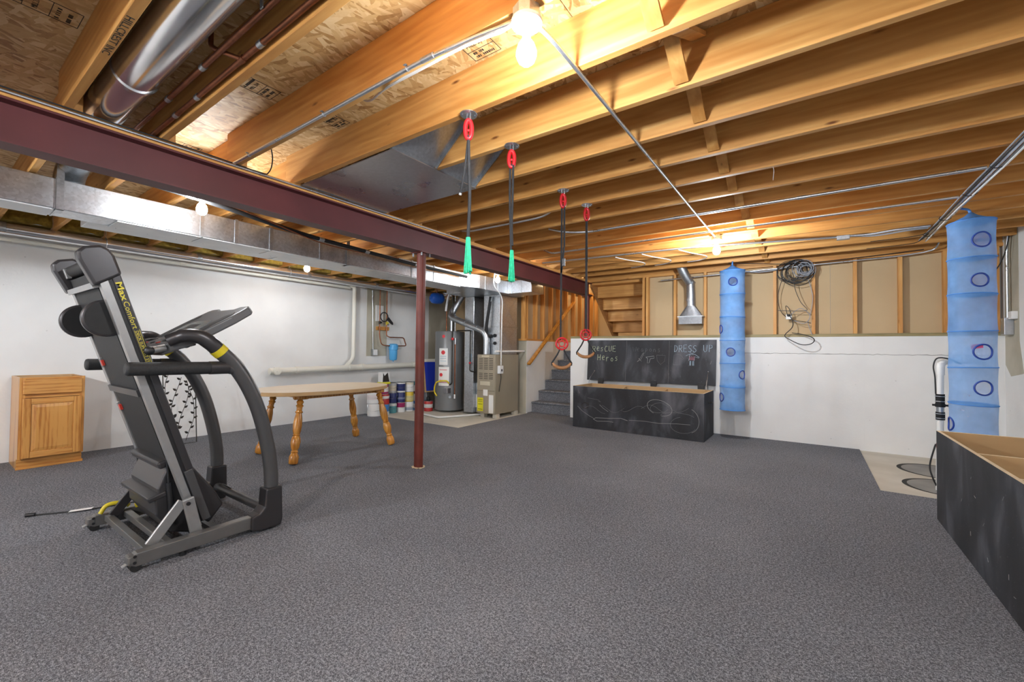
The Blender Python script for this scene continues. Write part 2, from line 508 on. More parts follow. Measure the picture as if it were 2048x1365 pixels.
def smoothpath(pts, n=6):
    """Catmull-Rom through the points"""
    P = [Vector(p) for p in pts]
    P = [P[0] * 2 - P[1]] + P + [P[-1] * 2 - P[-2]]
    out = []
    for i in range(1, len(P) - 2):
        for k in range(n):
            t = k / n
            a, b, c, d = P[i - 1], P[i], P[i + 1], P[i + 2]
            out.append(0.5 * ((2 * b) + (c - a) * t + (2 * a - 5 * b + 4 * c - d) * t * t + (3 * b - a - 3 * c + d) * t ** 3))
    out.append(P[-2])
    return out
def rounded(pts, rad, n=5):
    """polyline with rounded corners"""
    P = [Vector(p) for p in pts]
    out = [P[0]]
    for i in range(1, len(P) - 1):
        a = (P[i - 1] - P[i]); b = (P[i + 1] - P[i])
        q = min(rad, a.length * 0.45, b.length * 0.45)
        p0 = P[i] + a.normalized() * q; p1 = P[i] + b.normalized() * q
        for k in range(n + 1):
            t = k / n
            out.append(p0 * (1 - t) ** 2 + P[i] * 2 * t * (1 - t) + p1 * t * t)
    out.append(P[-1])
    return out
def text_mesh(name, txt, size, origin, xdir, ydir, mat, parent, thick=0.0006, width=None, bold=0.0):
    cu = bpy.data.curves.new(name, 'FONT')
    cu.body = txt; cu.size = size; cu.extrude = thick; cu.resolution_u = 2; cu.offset = bold
    cu.align_x = 'LEFT'; cu.align_y = 'BOTTOM_BASELINE'
    o = bpy.data.objects.new(name, cu)
    COL.objects.link(o)
    dg = bpy.context.evaluated_depsgraph_get()
    me = bpy.data.meshes.new_from_object(o.evaluated_get(dg))
    bpy.data.objects.remove(o, do_unlink=True)
    bpy.data.curves.remove(cu)
    xd = Vector(xdir).normalized(); yd = Vector(ydir).normalized(); zd = xd.cross(yd)
    w = max([v.co.x for v in me.vertices] or [1])
    sx = width / w if width else 1.0
    mb = MB()
    mb.v = [Vector(origin) + xd * v.co.x * sx + yd * v.co.y + zd * v.co.z for v in me.vertices]
    mb.f = [tuple(p.vertices) for p in me.polygons]
    bpy.data.meshes.remove(me)
    return mb.build(name, mat, parent)
def strokes(mb, lines, r, n=4):
    for l in lines:
        mb.tube(l, r, n)
    return mb
# ================================================================== SETTING
XL, XR, YF, YB = -6.72, 1.75, 6.92, -3.6
JB, JT = 2.45, 2.685
random.seed(7)
# floor slab
floor = MB().box((-6.95, YB - 0.2, -0.15), (XR + 0.2, 10.8, -0.012)).build('floor', 'slab', kind='structure')
# carpet laid around the utility pad and the sump corner
cm = MB()
for x0, x1, y0, y1 in ((XL, XR, YB, 4.90), (-4.42, XR, 4.90, 4.97), (-4.42, 0.505, 4.97, YF), (-4.47, -3.55, YF, 7.07)):
    cm.box((x0, y0, -0.012), (x1, y1, 0.0))
cm.build('carpet', 'carpet', label='dark charcoal flecked carpet covering the basement floor', cat='carpet')
# left wall
wl = MB().box((-6.95, YB, -0.012), (XL, 7.3, 2.41)).build('wall_left', 'white_wall', kind='structure')
MB().box((-6.95, YB, 2.41), (-6.74, 7.3, 2.448)).build('sill_plate', 'pine_y', wl)
MB().box((XL, 4.90, 1.06), (XL + 0.003, 5.36, 2.40)).build('bare_patch', 'bare_concrete', wl, label='unpainted concrete patch')
MB().box((XL, 6.46, 0.75), (XL + 0.003, 7.28, 2.40)).build('bare_patch', 'bare_concrete', wl, label='unpainted concrete strip')
# right wall
wr = MB().box((XR, YB, -0.012), (XR + 0.2, 7.1, 2.69)).build('wall_right', 'white_wall', kind='structure')
MB().prism([(6.42, 1.02), (6.75, 0.98), (6.90, 1.10), (6.90, 2.60), (6.52, 2.60), (6.52, 1.35)], 'x', XR - 0.003, XR).build('bare_patch', 'bare_concrete', wr, label='unpainted concrete patch')
# wall behind the camera
MB().box((-6.95, YB - 0.2, -0.012), (XR + 0.2, YB, 2.72)).build('wall_back', 'white_wall', kind='structure')
# low concrete wall at the far end with stud wall on top
wf = MB().box((-3.55, YF, -0.012), (XR, YF + 0.2, 1.42)).build('wall_far', 'white_wall', kind='structure')
MB().box((-3.55, YF - 0.004, 1.42), (XR, YF + 0.16, 1.458)).build('sill_plate', 'treated', wf)
MB().box((-3.2, YF + 0.01, 2.412), (XR, YF + 0.10, 2.45)).build('top_plate', 'pine_x', wf)
studs = (-2.235, -2.175, -1.739, -1.30, -0.85, -0.40, 0.039, 0.473, 0.902, 1.295, 1.70)
s0 = None
for x in studs:
    if s0 is None:
        s0 = MB().box((x - 0.019, YF + 0.012, 1.458), (x + 0.019, YF + 0.098, 2.412)).build('stud', 'pine_z', wf)
    else:
        s = copyobj(s0, wf); s.location = Vector(s0.location) + Vector((x - studs[0], 0, 0))
for x0, x1 in ((-2.215, -1.0), (-0.997, 0.218), (0.221, 1.74)):
    MB().box((x0, YF + 0.10, 1.458), (x1, YF + 0.115, 2.68)).build('drywall_panel', 'drywall_paper', wf)
# crack along the form joint of the low wall
cp = MB(); p = []
for i in range(70):
    x = -1.10 + i * 0.0405
    p.append((x, YF, 1.195 + 0.010 * math.sin(i * 0.5) * noise.noise((i * 0.3, 0, 0)) + 0.012 * noise.noise((i * 0.9, 5, 0))))
cp.tube(p, [0.0022 + 0.0028 * abs(noise.noise((i * 0.7, 9, 1))) for i in range(70)], 5)
cp.build('crack', 'crack', wf, label='thin cracked form joint')
for xx in (-0.62, 0.55):
    MB().box((xx, YF - 0.0012, 0.02), (xx + 0.003, YF, 1.40)).build('form_seam', 'white_wall', wf)
# wall beside the stairs
ws = MB().box((-4.70, 6.88, -0.012), (-4.47, 10.8, 1.385)).build('wall_stair', 'white_wall', kind='structure')
MB().box((-4.70, 6.878, -0.012), (-4.475, 6.88, 1.385)).build('bare_patch', 'bare_concrete', ws, label='bare concrete end face')
MB().box((-4.66, 6.86, 1.385), (-4.47, 10.7, 1.423)).build('sill_plate', 'pine_y', ws)
s0 = None
for i, y in enumerate((6.70, 6.96, 7.31, 7.60, 7.93, 8.26, 8.62, 9.0, 9.34, 9.68, 10.0, 10.3)):
    if i == 0: y = 6.885
    if s0 is None:
        s0 = MB().box((-4.60, y - 0.019, 1.423), (-4.51, y + 0.019, 2.62)).build('stud', 'pine_z', ws); yb = y
    else:
        s = copyobj(s0, ws); s.location = Vector(s0.location) + Vector((0, y - yb, 0))
MB().box((-4.615, 6.90, 1.423), (-4.60, 10.7, 2.66)).build('drywall_panel', 'drywall_paper', ws)
MB().box((-4.60, 6.87, 2.62), (-4.51, 10.7, 2.658)).build('top_plate', 'pine_y', ws)
# stairwell enclosure
MB().box((-4.70, 7.06, 3.6), (-2.0, 10.75, 3.7)).build('ceiling_stairwell', 'white_wall', kind='structure')
MB().box((-4.70, 7.06, 2.77), (-2.0, 7.10, 3.6)).build('wall_stair_header', 'white_wall', kind='structure')
MB().box((-4.72, 7.06, 2.66), (-4.60, 10.6, 3.6)).build('wall_stair_upper', 'drywall_paper', kind='structure')
MB().box((-4.70, 10.6, 0), (-2.0, 10.75, 3.6)).build('wall_landing', 'drywall_paper', kind='structure')
MB().box((-2.16, YF + 0.2, 0), (-2.06, 10.6, 3.6)).build('wall_stairwell', 'drywall_paper', kind='structure')
MB().box((-3.55, YF + 0.2, -0.012), (-3.43, 8.3, 1.18)).build('wall_between', 'white_wall', kind='structure')
# back of the utility corner
wn = MB().box((-6.95, 7.3, -0.012), (-4.70, 7.45, 2.69)).build('wall_utility', 'drywall_paper', kind='structure')
for x in (-6.3, -5.9, -5.5, -5.1, -4.8):
    MB().box((x - 0.019, 7.21, 0), (x + 0.019, 7.3, 2.44)).build('stud', 'pine_z', wn)
MB().box((-6.72, 7.21, 2.44), (-4.7, 7.30, 2.48)).build('top_plate', 'pine_x', wn)

# ------------------------------------------------------------------ ceiling: strand board panels, joists, cross bridging
ceil = MB().box((-6.95, YB - 0.2, 2.702), (XR + 0.2, 7.05, 2.76)).build('ceiling', 'pine_y', kind='structure')
xs = [-6.95, -5.74, -4.52, -3.30, -2.08, -0.86, 0.36, 1.58, 1.95]
for i in range(len(xs) - 1):
    ys = [YB, -1.9, 0.52, 2.94, 5.36, 7.05] if i % 2 == 0 else [YB, -0.7, 1.73, 4.15, 6.57, 7.05]
    for j in range(len(ys) - 1):
        MB().box((xs[i] + 0.0015, ys[j] + 0.0015, JT), (xs[i + 1] - 0.0015, ys[j + 1] - 0.0015, 2.701)).build('osb_panel', 'osb', ceil)
jr = jl = None
JY = {k: 1.684 + 0.4064 * k for k in range(-12, 14)}
for k in range(-12, 14):
    y = JY[k]
    if jr is None:
        jr = MB().box((-3.32, y - 0.019, JB), (XR - 0.002, y + 0.019, JT)).build('joist', 'pine_x', ceil, bevel=0.002, seg=1); y0 = y
        jl = MB().box((-6.93, y + 0.0195, JB), (-3.19, y + 0.0575, JT)).build('joist', 'pine_x', ceil, bevel=0.002, seg=1)
    else:
        a = copyobj(jr, ceil); a.location = Vector(jr.location) + Vector((0, y - y0, 0))
        if k < 13:
            a = copyobj(jl, ceil); a.location = Vector(jl.location) + Vector((0, y - y0, 0))
# cross bridging at mid span
br = []
for k in range(-12, 13):
    ya, yb = JY[k] + 0.019, JY[k + 1] - 0.019
    if not br:
        br.append(MB().bar((-0.49, ya + 0.010, JT - 0.03), (-0.49, yb - 0.008, JB + 0.02), 0.064, 0.019, up=(0, 0.55, 0.85)).build('bridging', 'pine_y', ceil))
        br.append(MB().bar((-0.415, ya + 0.008, JB + 0.02), (-0.415, yb - 0.010, JT - 0.03), 0.064, 0.019, up=(0, -0.55, 0.85)).build('bridging', 'pine_y', ceil))
        yr = ya
    else:
        for b_ in br:
            c_ = copyobj(b_, ceil); c_.location = Vector(b_.location) + Vector((0, ya - yr, 0))
# rim insulation along the left wall
ib = None
for k in range(-8, 13):
    ya = JY[k] + 0.062
    if ib is None:
        mbi = MB(); nx = 10
        vs = []; fs = []
        for a_ in range(nx + 1):
            for b_ in range(6):
                yy = ya + (0.4064 - 0.045) * a_ / nx; zz = JB + 0.02 + 0.21 * b_ / 5
                vs.append((-6.70 + 0.05 * noise.noise((a_ * 0.5, b_ * 0.6, 2.0)) + 0.02, yy, zz))
        for a_ in range(nx):
            for b_ in range(5):
                q = a_ * 6 + b_
                fs.append((q, q + 1, q + 7, q + 6))
        n0 = len(vs)
        vs += [(-6.92, ya, JB + 0.01), (-6.92, ya + 0.36, JB + 0.01), (-6.92, ya + 0.36, JT - 0.01), (-6.92, ya, JT - 0.01)]
        fs += [(n0, n0 + 1, nx * 6, 0), (n0 + 2, n0 + 3, 5, nx * 6 + 5)]
        ib = mbi.add(vs, fs).build('insulation_batt', 'insulation', wl, smooth=50); yi = ya
    else:
        c_ = copyobj(ib, wl); c_.location = Vector(ib.location) + Vector((0, ya - yi, 0))
# printing on the strand board and the joists
def stamp(x, y, w=0.26, h=0.15, txt='MILL 214', flip=1):
    st = MB()
    z = JT - 0.0008
    for xx in (0, 1.0):
        st.box((x + xx * w - 0.0015, y, z - 0.0006), (x + xx * w + 0.0015, y + h, z + 0.0006))
    for yy in (0, 0.36, 0.66, 1.0):
        st.box((x, y + yy * h - 0.0012, z - 0.0006), (x + w, y + yy * h + 0.0012, z + 0.0006))
    rg = random.Random(int(x * 1000 + y * 100))
    for row in range(7):
        if row in (3, 4) : continue
        xx = x + 0.10 * w; xe = x + w * rg.uniform(0.55, 0.92)
        while xx < xe:
            dw = rg.uniform(0.004, 0.010)
            if rg.random() < 0.86: st.box((xx, y + h * (0.04 + row * 0.135), z - 0.0006), (xx + dw, y + h * (0.04 + row * 0.135) + min(0.014, h * 0.085), z + 0.0006))
            xx += dw + 0.0035
    s_ = st.build('printed_stamp', 'ink', ceil, label='black mill stamp')
    text_mesh('printed_lettering', txt, 0.026, (x + 0.12 * w, y + h * 0.52, z), (1, 0, 0), (0, -1, 0), 'ink', ceil, width=0.7 * w)
for q in ((-2.64, 1.00, 0.13, 0.22), (-2.60, 1.50, 0.13, 0.145), (-1.40, 1.46, 0.16, 0.19), (-2.80, 0.16, 0.13, 0.27), (-2.63, 0.53, 0.10, 0.10), (-3.95, 0.26, 0.16, 0.17), (-3.86, 1.08, 0.13, 0.17)):
    stamp(*q)
yk = JY[-3]
text_mesh('printed_lettering', 'HILLCREST INC', 0.036, (-2.10, yk - 0.013, JB - 0.0005), (-1, 0, 0), (0, 1, 0), 'ink', ceil, width=0.36)

# ------------------------------------------------------------------ steel beam and columns
bm_ = empty('steel_beam', (-3.27, 2.0, 2.19), 'long oxide red steel I-beam carrying the ceiling joists', 'beam')
MB().box((-3.3375, YB, 2.19), (-3.2025, 7.06, 2.201)).build('bottom_flange', 'beam_red', bm_)
MB().box((-3.3375, YB, 2.401), (-3.2025, 7.06, 2.412)).build('top_flange', 'beam_red', bm_)
MB().box((-3.275, YB, 2.201), (-3.265, 7.06, 2.401)).build('web', 'beam_red', bm_)
MB().box((-3.342, YB, 2.412), (-3.198, 7.06, 2.449)).build('nailer_plank', 'pine_y', bm_, label='wooden plank on top of the beam')
c1 = empty('support_column', (-3.27, 3.03, 0), 'red steel pipe column under the beam in the open floor', 'column')
MB().cyl((-3.27, 3.03, 0.0), (-3.27, 3.03, 2.182), 0.0455, n=24).build('pipe', 'column_red', c1, smooth=40)
MB().box((-3.35, 2.96, 2.182), (-3.19, 3.10, 2.1895)).build('cap_plate', 'column_red', c1)
bl = MB()
for dx in (-0.062, 0.062):
    for dy in (-0.055, 0.055):
        bl.cyl((-3.27 + dx, 3.03 + dy, 2.150), (-3.27 + dx, 3.03 + dy, 2.188), 0.009, n=6)
bl.build('bolt', 'galvanized', c1)
ft = MB(); rg = random.Random(3)
for i in range(26):
    t = rg.uniform(0, 6.28); q = rg.uniform(0.042, 0.064)
    ft.sphere((-3.27 + q * math.cos(t), 3.03 + q * math.sin(t), 0.004), rg.uniform(0.006, 0.014), (1, 1, 0.6), 6, 4)
ft.build('frayed_carpet_fibres', 'mdf_edge', c1)
c2 = empty('support_column', (-3.27, 7.0, 1.458), 'short red pipe column standing on the low concrete wall', 'column')
MB().cyl((-3.27, 7.0, 1.458), (-3.27, 7.0, 2.182), 0.045, n=20).build('pipe', 'column_red', c2, smooth=40)
MB().box((-3.36, 6.93, 2.182), (-3.18, 7.07, 2.1895)).build('cap_plate', 'column_red', c2)

# ------------------------------------------------------------------ stairs
st = empty('carpeted_stairs', (-4.01, 7.07, 0), 'charcoal carpeted steps rising between white concrete walls', 'stairs')
for i in range(6):
    y = 7.07 + 0.262 * i; z = 0.2 * (i + 1)
    MB().box((-4.465, y, 0.2 * i), (-3.555, y + 0.02, z - 0.028)).build('riser', 'carpet', st)
    MB().box((-4.465, y - 0.025, z - 0.03), (-3.555, y + 0.262 + (1.9 if i == 5 else 0), z)).build('tread', 'carpet', st, bevel=0.012, seg=3)
up = empty('upper_stairs', (-2.7, 7.6, 1.3), 'open underside of the wooden upper stair flight', 'stairs')
for x in (-3.24, -2.30):
    pts = []
    yy0, yy1 = 7.06, 8.34
    f = lambda y: 2.46 - 0.807 * (y - 6.92)
    MB().prism([(yy0, f(yy0)), (yy1, f(yy1)), (yy1, f(yy1) + 0.33), (yy0, min(2.68, f(yy0) + 0.33))], 'x', x, x + 0.038).build('stringer', 'stair_oak', up)
for i in range(6):
    z = 1.575 + 0.2 * i; y = 8.32 - 0.248 * i
    if y - 0.27 < 7.05 or z > 2.45: break
    MB().box((-3.202, y - 0.265, z), (-2.30, y, z + 0.03)).build('tread', 'pine_x', up)
    MB().box((-3.202, y - 0.265, z + 0.03), (-2.30, y - 0.247, z + 0.2)).build('riser', 'pine_x', up)
MB().box((-3.202, 7.04, 2.46), (-2.30, 7.058, 2.68)).build('riser', 'pine_x', up)
hr = empty('handrail', (-4.41, 7.7, 1.3), 'slanted wooden handrail on the stair wall', 'handrail')
MB().bar((-4.40, 6.84, 0.93), (-4.40, 8.72, 2.30), 0.038, 0.075, up=(1, 0, 0)).build('rail', 'honey_leg', hr, bevel=0.008)
for t in (0.15, 0.6):
    q = Vector((-4.40, 6.84, 0.93)).lerp(Vector((-4.40, 8.72, 2.30)), t)
    MB().tube(rounded([q, q + Vector((0, 0, -0.06)), (-4.475, q.y, q.z - 0.06)], 0.02), 0.007, 6).build('bracket', 'dark_iron', hr)
# ================================================================== DUCTS
tr = empty('supply_duct', (-4.64, 2.4, 2.2), 'long rectangular galvanized trunk duct hung beside the red beam', 'duct')
cuts = [-3.4, -1.2, 0.62, 1.52, 1.80, 2.12, 2.66, 4.0, 4.42, 5.0]
for a, b in zip(cuts[:-1], cuts[1:]):
    MB().box((-4.775, a + 0.001, 2.20), (-4.50, b - 0.001, 2.42)).build('duct_section', 'galv_duct', tr, bevel=0.004, seg=1)
    if a > -3.4:
        cl = MB()
        cl.box((-4.502, a - 0.014, 2.198), (-4.494, a + 0.014, 2.425)); cl.box((-4.776, a - 0.006, 2.195), (-4.494, a + 0.006, 2.2))
        cl.build('drive_cleat', 'galvanized', tr)
for y in (0.63, 3.0):
    hs = MB(); hs.box((-4.492, y - 0.02, 2.19), (-4.4885, y + 0.02, 2.56)).box((-4.60, y - 0.02, 2.19), (-4.4885, y + 0.02, 2.194))
    hs.build('hanger_strap', 'galvanized', tr)
rt = empty('return_duct', (-4.9, 3.0, 2.2), 'flat pale return air duct running beside the trunk duct', 'duct')
cuts = [0.83, 2.35, 3.9, 5.6]
for a, b in zip(cuts[:-1], cuts[1:]):
    MB().box((-5.05, a + 0.0015, 2.205), (-4.80, b - 0.0015, 2.40)).build('duct_section', 'duct_board', rt, bevel=0.003, seg=1)
    MB().box((-5.052, b - 0.004, 2.201), (-4.798, b + 0.004, 2.2)).build('drive_cleat', 'galv_dark', rt)
scr = MB()
for i in range(22):
    scr.sphere((-4.788, 1.0 + i * 0.21, 2.196), 0.006, (1, 1, 1), 6, 4)
scr.build('screw', 'galv_dark', rt)
for ya, yb in ((-3.4, -1.2), (-1.19, 0.60), (0.95, 1.52), (1.53, 2.12), (2.13, 3.40), (3.41, 5.0)):
    MB().box((-4.77, ya, 2.190), (-4.505, yb, 2.1985)).build('bottom_panel', 'duct_board', tr, label='pale flat underside panel')

# box over the furnace and the side elbow
bx = empty('plenum_duct', (-4.85, 5.8, 2.2), 'wide galvanized duct box joining the trunk above the furnace', 'duct')
MB().prism([(-4.775, 5.002), (-4.50, 5.002), (-4.40, 5.35), (-4.40, 6.68), (-5.40, 6.68), (-5.40, 5.62), (-5.04, 5.62)], 'z', 2.20, 2.42).build('duct_body', 'galv_duct', bx, bevel=0.004, seg=1)
el = MB()
prof = [(-4.398, 6.06), (-4.398, 6.60)]
P = []
for i in range(7):
    t = i / 6 * math.pi / 2
    P.append((math.sin(t), 1 - math.cos(t)))
el.box((-4.398, 6.12, 2.20), (-4.02, 6.52, 2.42))
arc = [(-4.02, 2.42)] + [(-4.02 + 0.13 * math.sin(i / 6 * math.pi / 2), 2.29 + 0.13 * math.cos(i / 6 * math.pi / 2)) for i in range(1, 7)] + [(-3.89, 2.20), (-4.02, 2.20)]
el.prism(arc, 'y', 6.12, 6.52)
el.build('side_elbow', 'galv_duct', bx, smooth=40)
for x in (-4.30, -4.10):
    MB().box((x - 0.010, 6.112, 2.196), (x + 0.010, 6.12, 2.424)).build('drive_cleat', 'galvanized', bx)
for y in (5.5, 5.85):
    MB().box((-4.40, y - 0.010, 2.196), (-4.392, y + 0.010, 2.424)).build('drive_cleat', 'galvanized', bx)
# round branch duct in the joist bay
rd = empty('round_duct', (-2.5, 0.625, 2.45), 'large round silver duct lying in the ceiling joist bay', 'duct')
MB().cyl((-3.30, 0.625, 2.556), (1.70, 0.625, 2.556), 0.094, n=32).build('pipe', 'foil', rd, smooth=40)
MB().cyl((-2.75, 0.625, 2.556), (-2.72, 0.625, 2.556), 0.100, n=32).build('collar', 'foil', rd, smooth=40)
MB().tube(smoothpath([(-3.29, 0.625, 2.556), (-4.2, 0.69, 2.56), (-4.52, 0.70, 2.545), (-4.66, 0.70, 2.49), (-4.66, 0.70, 2.425)], 6), 0.088, 24).build('elbow', 'galvanized', rd, smooth=50)
# panned joist bays with metal sheet
pan = empty('panned_return', (-2.55, 2.1, 2.43), 'galvanized sheet nailed below the joists beside the beam', 'duct')
MB().prism([(-3.19, 1.71), (-2.12, 1.71), (-2.10, 2.50), (-3.19, 2.50)], 'z', 2.4425, 2.4488).build('sheet', 'galv_dark', pan)
for k in (0, 1):
    ya, yb = JY[k] + 0.021, JY[k + 1] - 0.021
    e = MB(); e.add([(-2.12, ya, 2.45), (-2.12, yb, 2.45), (-1.84, yb, 2.683), (-1.84, ya, 2.683), (-2.14, ya, 2.45), (-2.14, yb, 2.45), (-1.86, yb, 2.683), (-1.86, ya, 2.683)],
                    [(0, 1, 2, 3), (7, 6, 5, 4), (0, 4, 5, 1), (1, 5, 6, 2), (2, 6, 7, 3), (3, 7, 4, 0)])
    e.build('end_panel', 'galvanized', pan)
    fl = MB(); fl.bar((-2.105, yb - 0.004, 2.452), (-1.825, yb - 0.004, 2.683), 0.006, 0.032, up=(0.63, 0, -0.77)); fl.build('flange', 'galvanized', pan)
# foil wrapped pipe along the left wall
fo = empty('foil_duct', (-6.52, 2.5, 2.30), 'shiny round foil duct running along the top of the left wall', 'duct')
MB().cyl((-6.52, -3.4, 2.355), (-6.52, 6.9, 2.345), 0.060, n=24).build('pipe', 'foil', fo, smooth=40)
for y in (0.5, 2.15, 3.62, 4.9):
    MB().cyl((-6.52, y, 2.355), (-6.52, y + 0.05, 2.355), 0.0625, n=24).build('collar', 'galvanized', fo, smooth=40)
for y in (1.28, 3.35):
    MB().tube([(-6.52 + 0.066 * math.cos(R(t)), y, 2.353 + 0.066 * math.sin(R(t))) for t in range(0, 361, 20)], 0.004, 6).bar((-6.52, y, 2.41), (-6.52, y, 2.50), 0.02, 0.003).build('hanger_strap', 'galvanized', fo)
# duct boot on the far wall
bo = empty('duct_boot', (-1.48, 6.85, 1.61), 'galvanized round pipe and flared register boot on the stud wall', 'duct')
MB().tube(smoothpath([(-1.62, 6.70, 2.66), (-1.60, 6.72, 2.50), (-1.55, 6.78, 2.36), (-1.49, 6.845, 2.24)], 5), 0.068, 20).build('adjustable_elbow', 'galvanized', bo, smooth=50)
MB().cyl((-1.49, 6.845, 2.26), (-1.48, 6.848, 1.90), 0.066, n=24).build('pipe', 'galvanized', bo, smooth=40)
for z in (2.24, 1.98):
    MB().cyl((-1.488, 6.846, z), (-1.488, 6.846, z + 0.025), 0.070, n=24).build('collar', 'galvanized', bo, smooth=40)
n_ = 16; top = []; bot = []
for i in range(n_):
    t = 2 * math.pi * i / n_ + math.pi / n_
    top.append((-1.48 + 0.066 * math.cos(t), 6.848 + 0.066 * math.sin(t), 1.90))
    cx, cy = math.cos(t), math.sin(t); q = max(abs(cx), abs(cy))
    bot.append((-1.48 + 0.165 * cx / q, 6.848 + 0.066 * cy / q, 1.74))
fb = MB().add(top + bot, [(i, (i + 1) % n_, (i + 1) % n_ + n_, i + n_) for i in range(n_)])
fb.box((-1.645, 6.782, 1.625), (-1.315, 6.916, 1.74))
fb.build('boot', 'galv_boot', bo, smooth=30)
MB().box((-1.665, 6.775, 1.735), (-1.295, 6.918, 1.742)).build('flange', 'galvanized', bo)

# ================================================================== LAMPS
def lamp(x, y, z, label, glow):
    l = empty('ceiling_lamp', (x, y, z), label, 'lamp')
    MB().lathe((x, y, z - 0.042), [(0.050, 0), (0.052, 0.003), (0.052, 0.042)], 8).build('junction_box', 'galvanized', l)
    MB().lathe((x, y, z - 0.085), [(0.020, 0), (0.024, 0.002), (0.026, 0.022), (0.056, 0.030), (0.058, 0.036), (0.056, 0.044)], 32).build('lampholder', 'white_plastic', l, smooth=40)
    MB().lathe((x, y, z - 0.105), [(0.013, 0), (0.0145, 0.002), (0.0135, 0.006), (0.0145, 0.010), (0.0145, 0.022)], 16).build('bulb_collar', 'white_plastic', l, smooth=40)
    b = MB(); n = 12
    prof = [(0.013, 0.0), (0.018, -0.012), (0.031, -0.032), (0.037, -0.052), (0.037, -0.070), (0.030, -0.088), (0.017, -0.100), (0.001, -0.104)]
    prof.reverse()
    b.lathe((x, y, z - 0.103), prof, n)
    b.build('bulb', glow, l, smooth=60, label='glowing white bulb')
    return l
lamp(-0.845, 1.278, JB, 'bare bulb lamp on the joist next to the steel conduit elbow and white cable', 'bulb_main')
lamp(-0.815, JY[8] + 0.02, JB, 'bare bulb lamp at the far end of the straight conduit', 'bulb_far')
lamp(-3.86, 1.30, JB - 0.02, 'bare bulb lamp in the gap between red beam and trunk duct', 'bulb_low')
lamp(-5.55, 3.09, JB - 0.02, 'bare bulb lamp between the foil duct and the return duct', 'bulb_low')
lamp(-3.90, 5.17, JB - 0.02, 'bare bulb lamp above the white cord near the furnace', 'bulb_low')
lamp(-0.4, -2.38, JB, 'added fill bulb out of view on the joists at the back of the room', 'bulb_added_fill')  # added behind the camera to raise the overall brightness
lamp(-4.0, -2.4, JB - 0.02, 'added fill bulb out of view left of the beam at the back of the room', 'bulb_added_fill')  # second unseen fill lamp, added to brighten the room from behind
lamp(-3.9, 9.2, 3.6, 'added warm bulb out of view on the ceiling above the stairs', 'bulb_added_warm')  # lamp added out of view for warm light in the stairwell

# ================================================================== CONDUITS AND CABLES
def single(name, mat, pts, r, label, cat, n=8, rad=None, smooth=40, group=None):
    p = rounded(pts, rad) if rad else pts
    return MB().tube(p, r, n).build(name, mat, None, smooth=smooth, label=label, cat=cat, group=group)
cz = JB - 0.0105
cd = empty('steel_conduit', (-2.0, 1.245, cz), 'steel conduit running under a joist from the beam to the lamp', 'conduit')
MB().tube(rounded([(-3.17, 1.245, cz), (-1.35, 1.245, cz), (-1.08, 1.262, cz - 0.004), (-0.905, 1.278, JB - 0.022)], 0.1), 0.0095, 10).build('tube', 'emt', cd, smooth=40)
for x in (-2.95, -2.1, -1.45):
    MB().ring((x, 1.245, cz), 0.0115, 0.002, (1, 0, 0), 14, 5).box((x - 0.009, 1.225, JB - 0.002), (x + 0.009, 1.237, JB)).build('strap', 'galvanized', cd)
MB().cyl((-1.36, 1.245, cz), (-1.29, 1.247, cz), 0.0125, n=10).build('coupling', 'galvanized', cd, smooth=40)
single('white_cable', 'white_cable', smoothpath([(-2.15, 1.50, JT - 0.02), (-1.95, 1.42, 2.55), (-1.66, 1.295, 2.452), (-1.40, 1.262, JB - 0.028), (-1.15, 1.26, JB - 0.030), (-1.02, 1.262, JB - 0.038), (-0.95, 1.265, JB - 0.044), (-0.902, 1.27, JB - 0.034)], 6), 0.006, 'white electrical cable looping into the lamp box beside the conduit', 'cable')
single('lamp_conduit', 'emt', [(-0.838, 1.338, JB - 0.022), (-0.836, 1.45, cz), (-0.832, 4.80, cz), (-0.820, 4.895, JB - 0.022)], 0.0095, 'straight steel conduit spanning the joists between two bulb lamps', 'conduit', 10, 0.06)
single('bent_conduit', 'emt', [(-3.15, 3.34, 2.50), (-2.95, 3.362, cz), (-2.2, 3.372, cz), (-2.02, 3.39, cz + 0.012), (-1.86, 3.42, 2.55)], 0.010, 'short conduit with an upturned end beside the hanging straps', 'conduit', 10, 0.12)
ca = empty('ceiling_conduit', (-0.4, 4.06, cz), 'long conduit with couplings crossing above the near side of the far lamp', 'conduit')
MB().tube(rounded([(-2.28, 3.92, 2.50), (-2.10, 3.93, cz), (-1.9, 4.055, cz), (0.955, 4.055, cz)], 0.12), 0.011, 10).build('tube', 'emt', ca, smooth=40)
for x in (-0.05, -1.0):
    MB().cyl((x - 0.03, 4.055, cz), (x + 0.03, 4.055, cz), 0.0145, n=10).build('coupling', 'galvanized', ca, smooth=40)
single('ceiling_conduit', 'emt', [(-2.85, 4.72, 2.52), (-2.70, 4.705, cz), (0.955, 4.705, cz)], 0.011, 'conduit clipped under the joist just beside the far lamp', 'conduit', 10, 0.08)
cb = empty('cable_conduit', (-0.6, 5.38, cz), 'conduit and cables with a square junction box behind the far lamp', 'conduit')
MB().tube(rounded([(-3.1, 5.16, cz), (-1.2, 5.30, cz), (0.24, 5.66, cz)], 0.2), 0.011, 10).build('tube', 'emt', cb, smooth=40)
MB().tube(rounded([(0.33, 5.66, cz), (0.5, 5.66, cz - 0.01), (0.70, 5.62, cz), (0.95, 5.62, cz)], 0.06), 0.012, 10).build('tube', 'emt', cb, smooth=40)
MB().tube(smoothpath([(0.34, 5.68, cz), (0.55, 5.70, cz - 0.02), (0.8, 5.66, cz - 0.012), (0.94, 5.66, cz - 0.01)]), 0.007, 8).build('cable', 'grey_cable', cb, smooth=40)
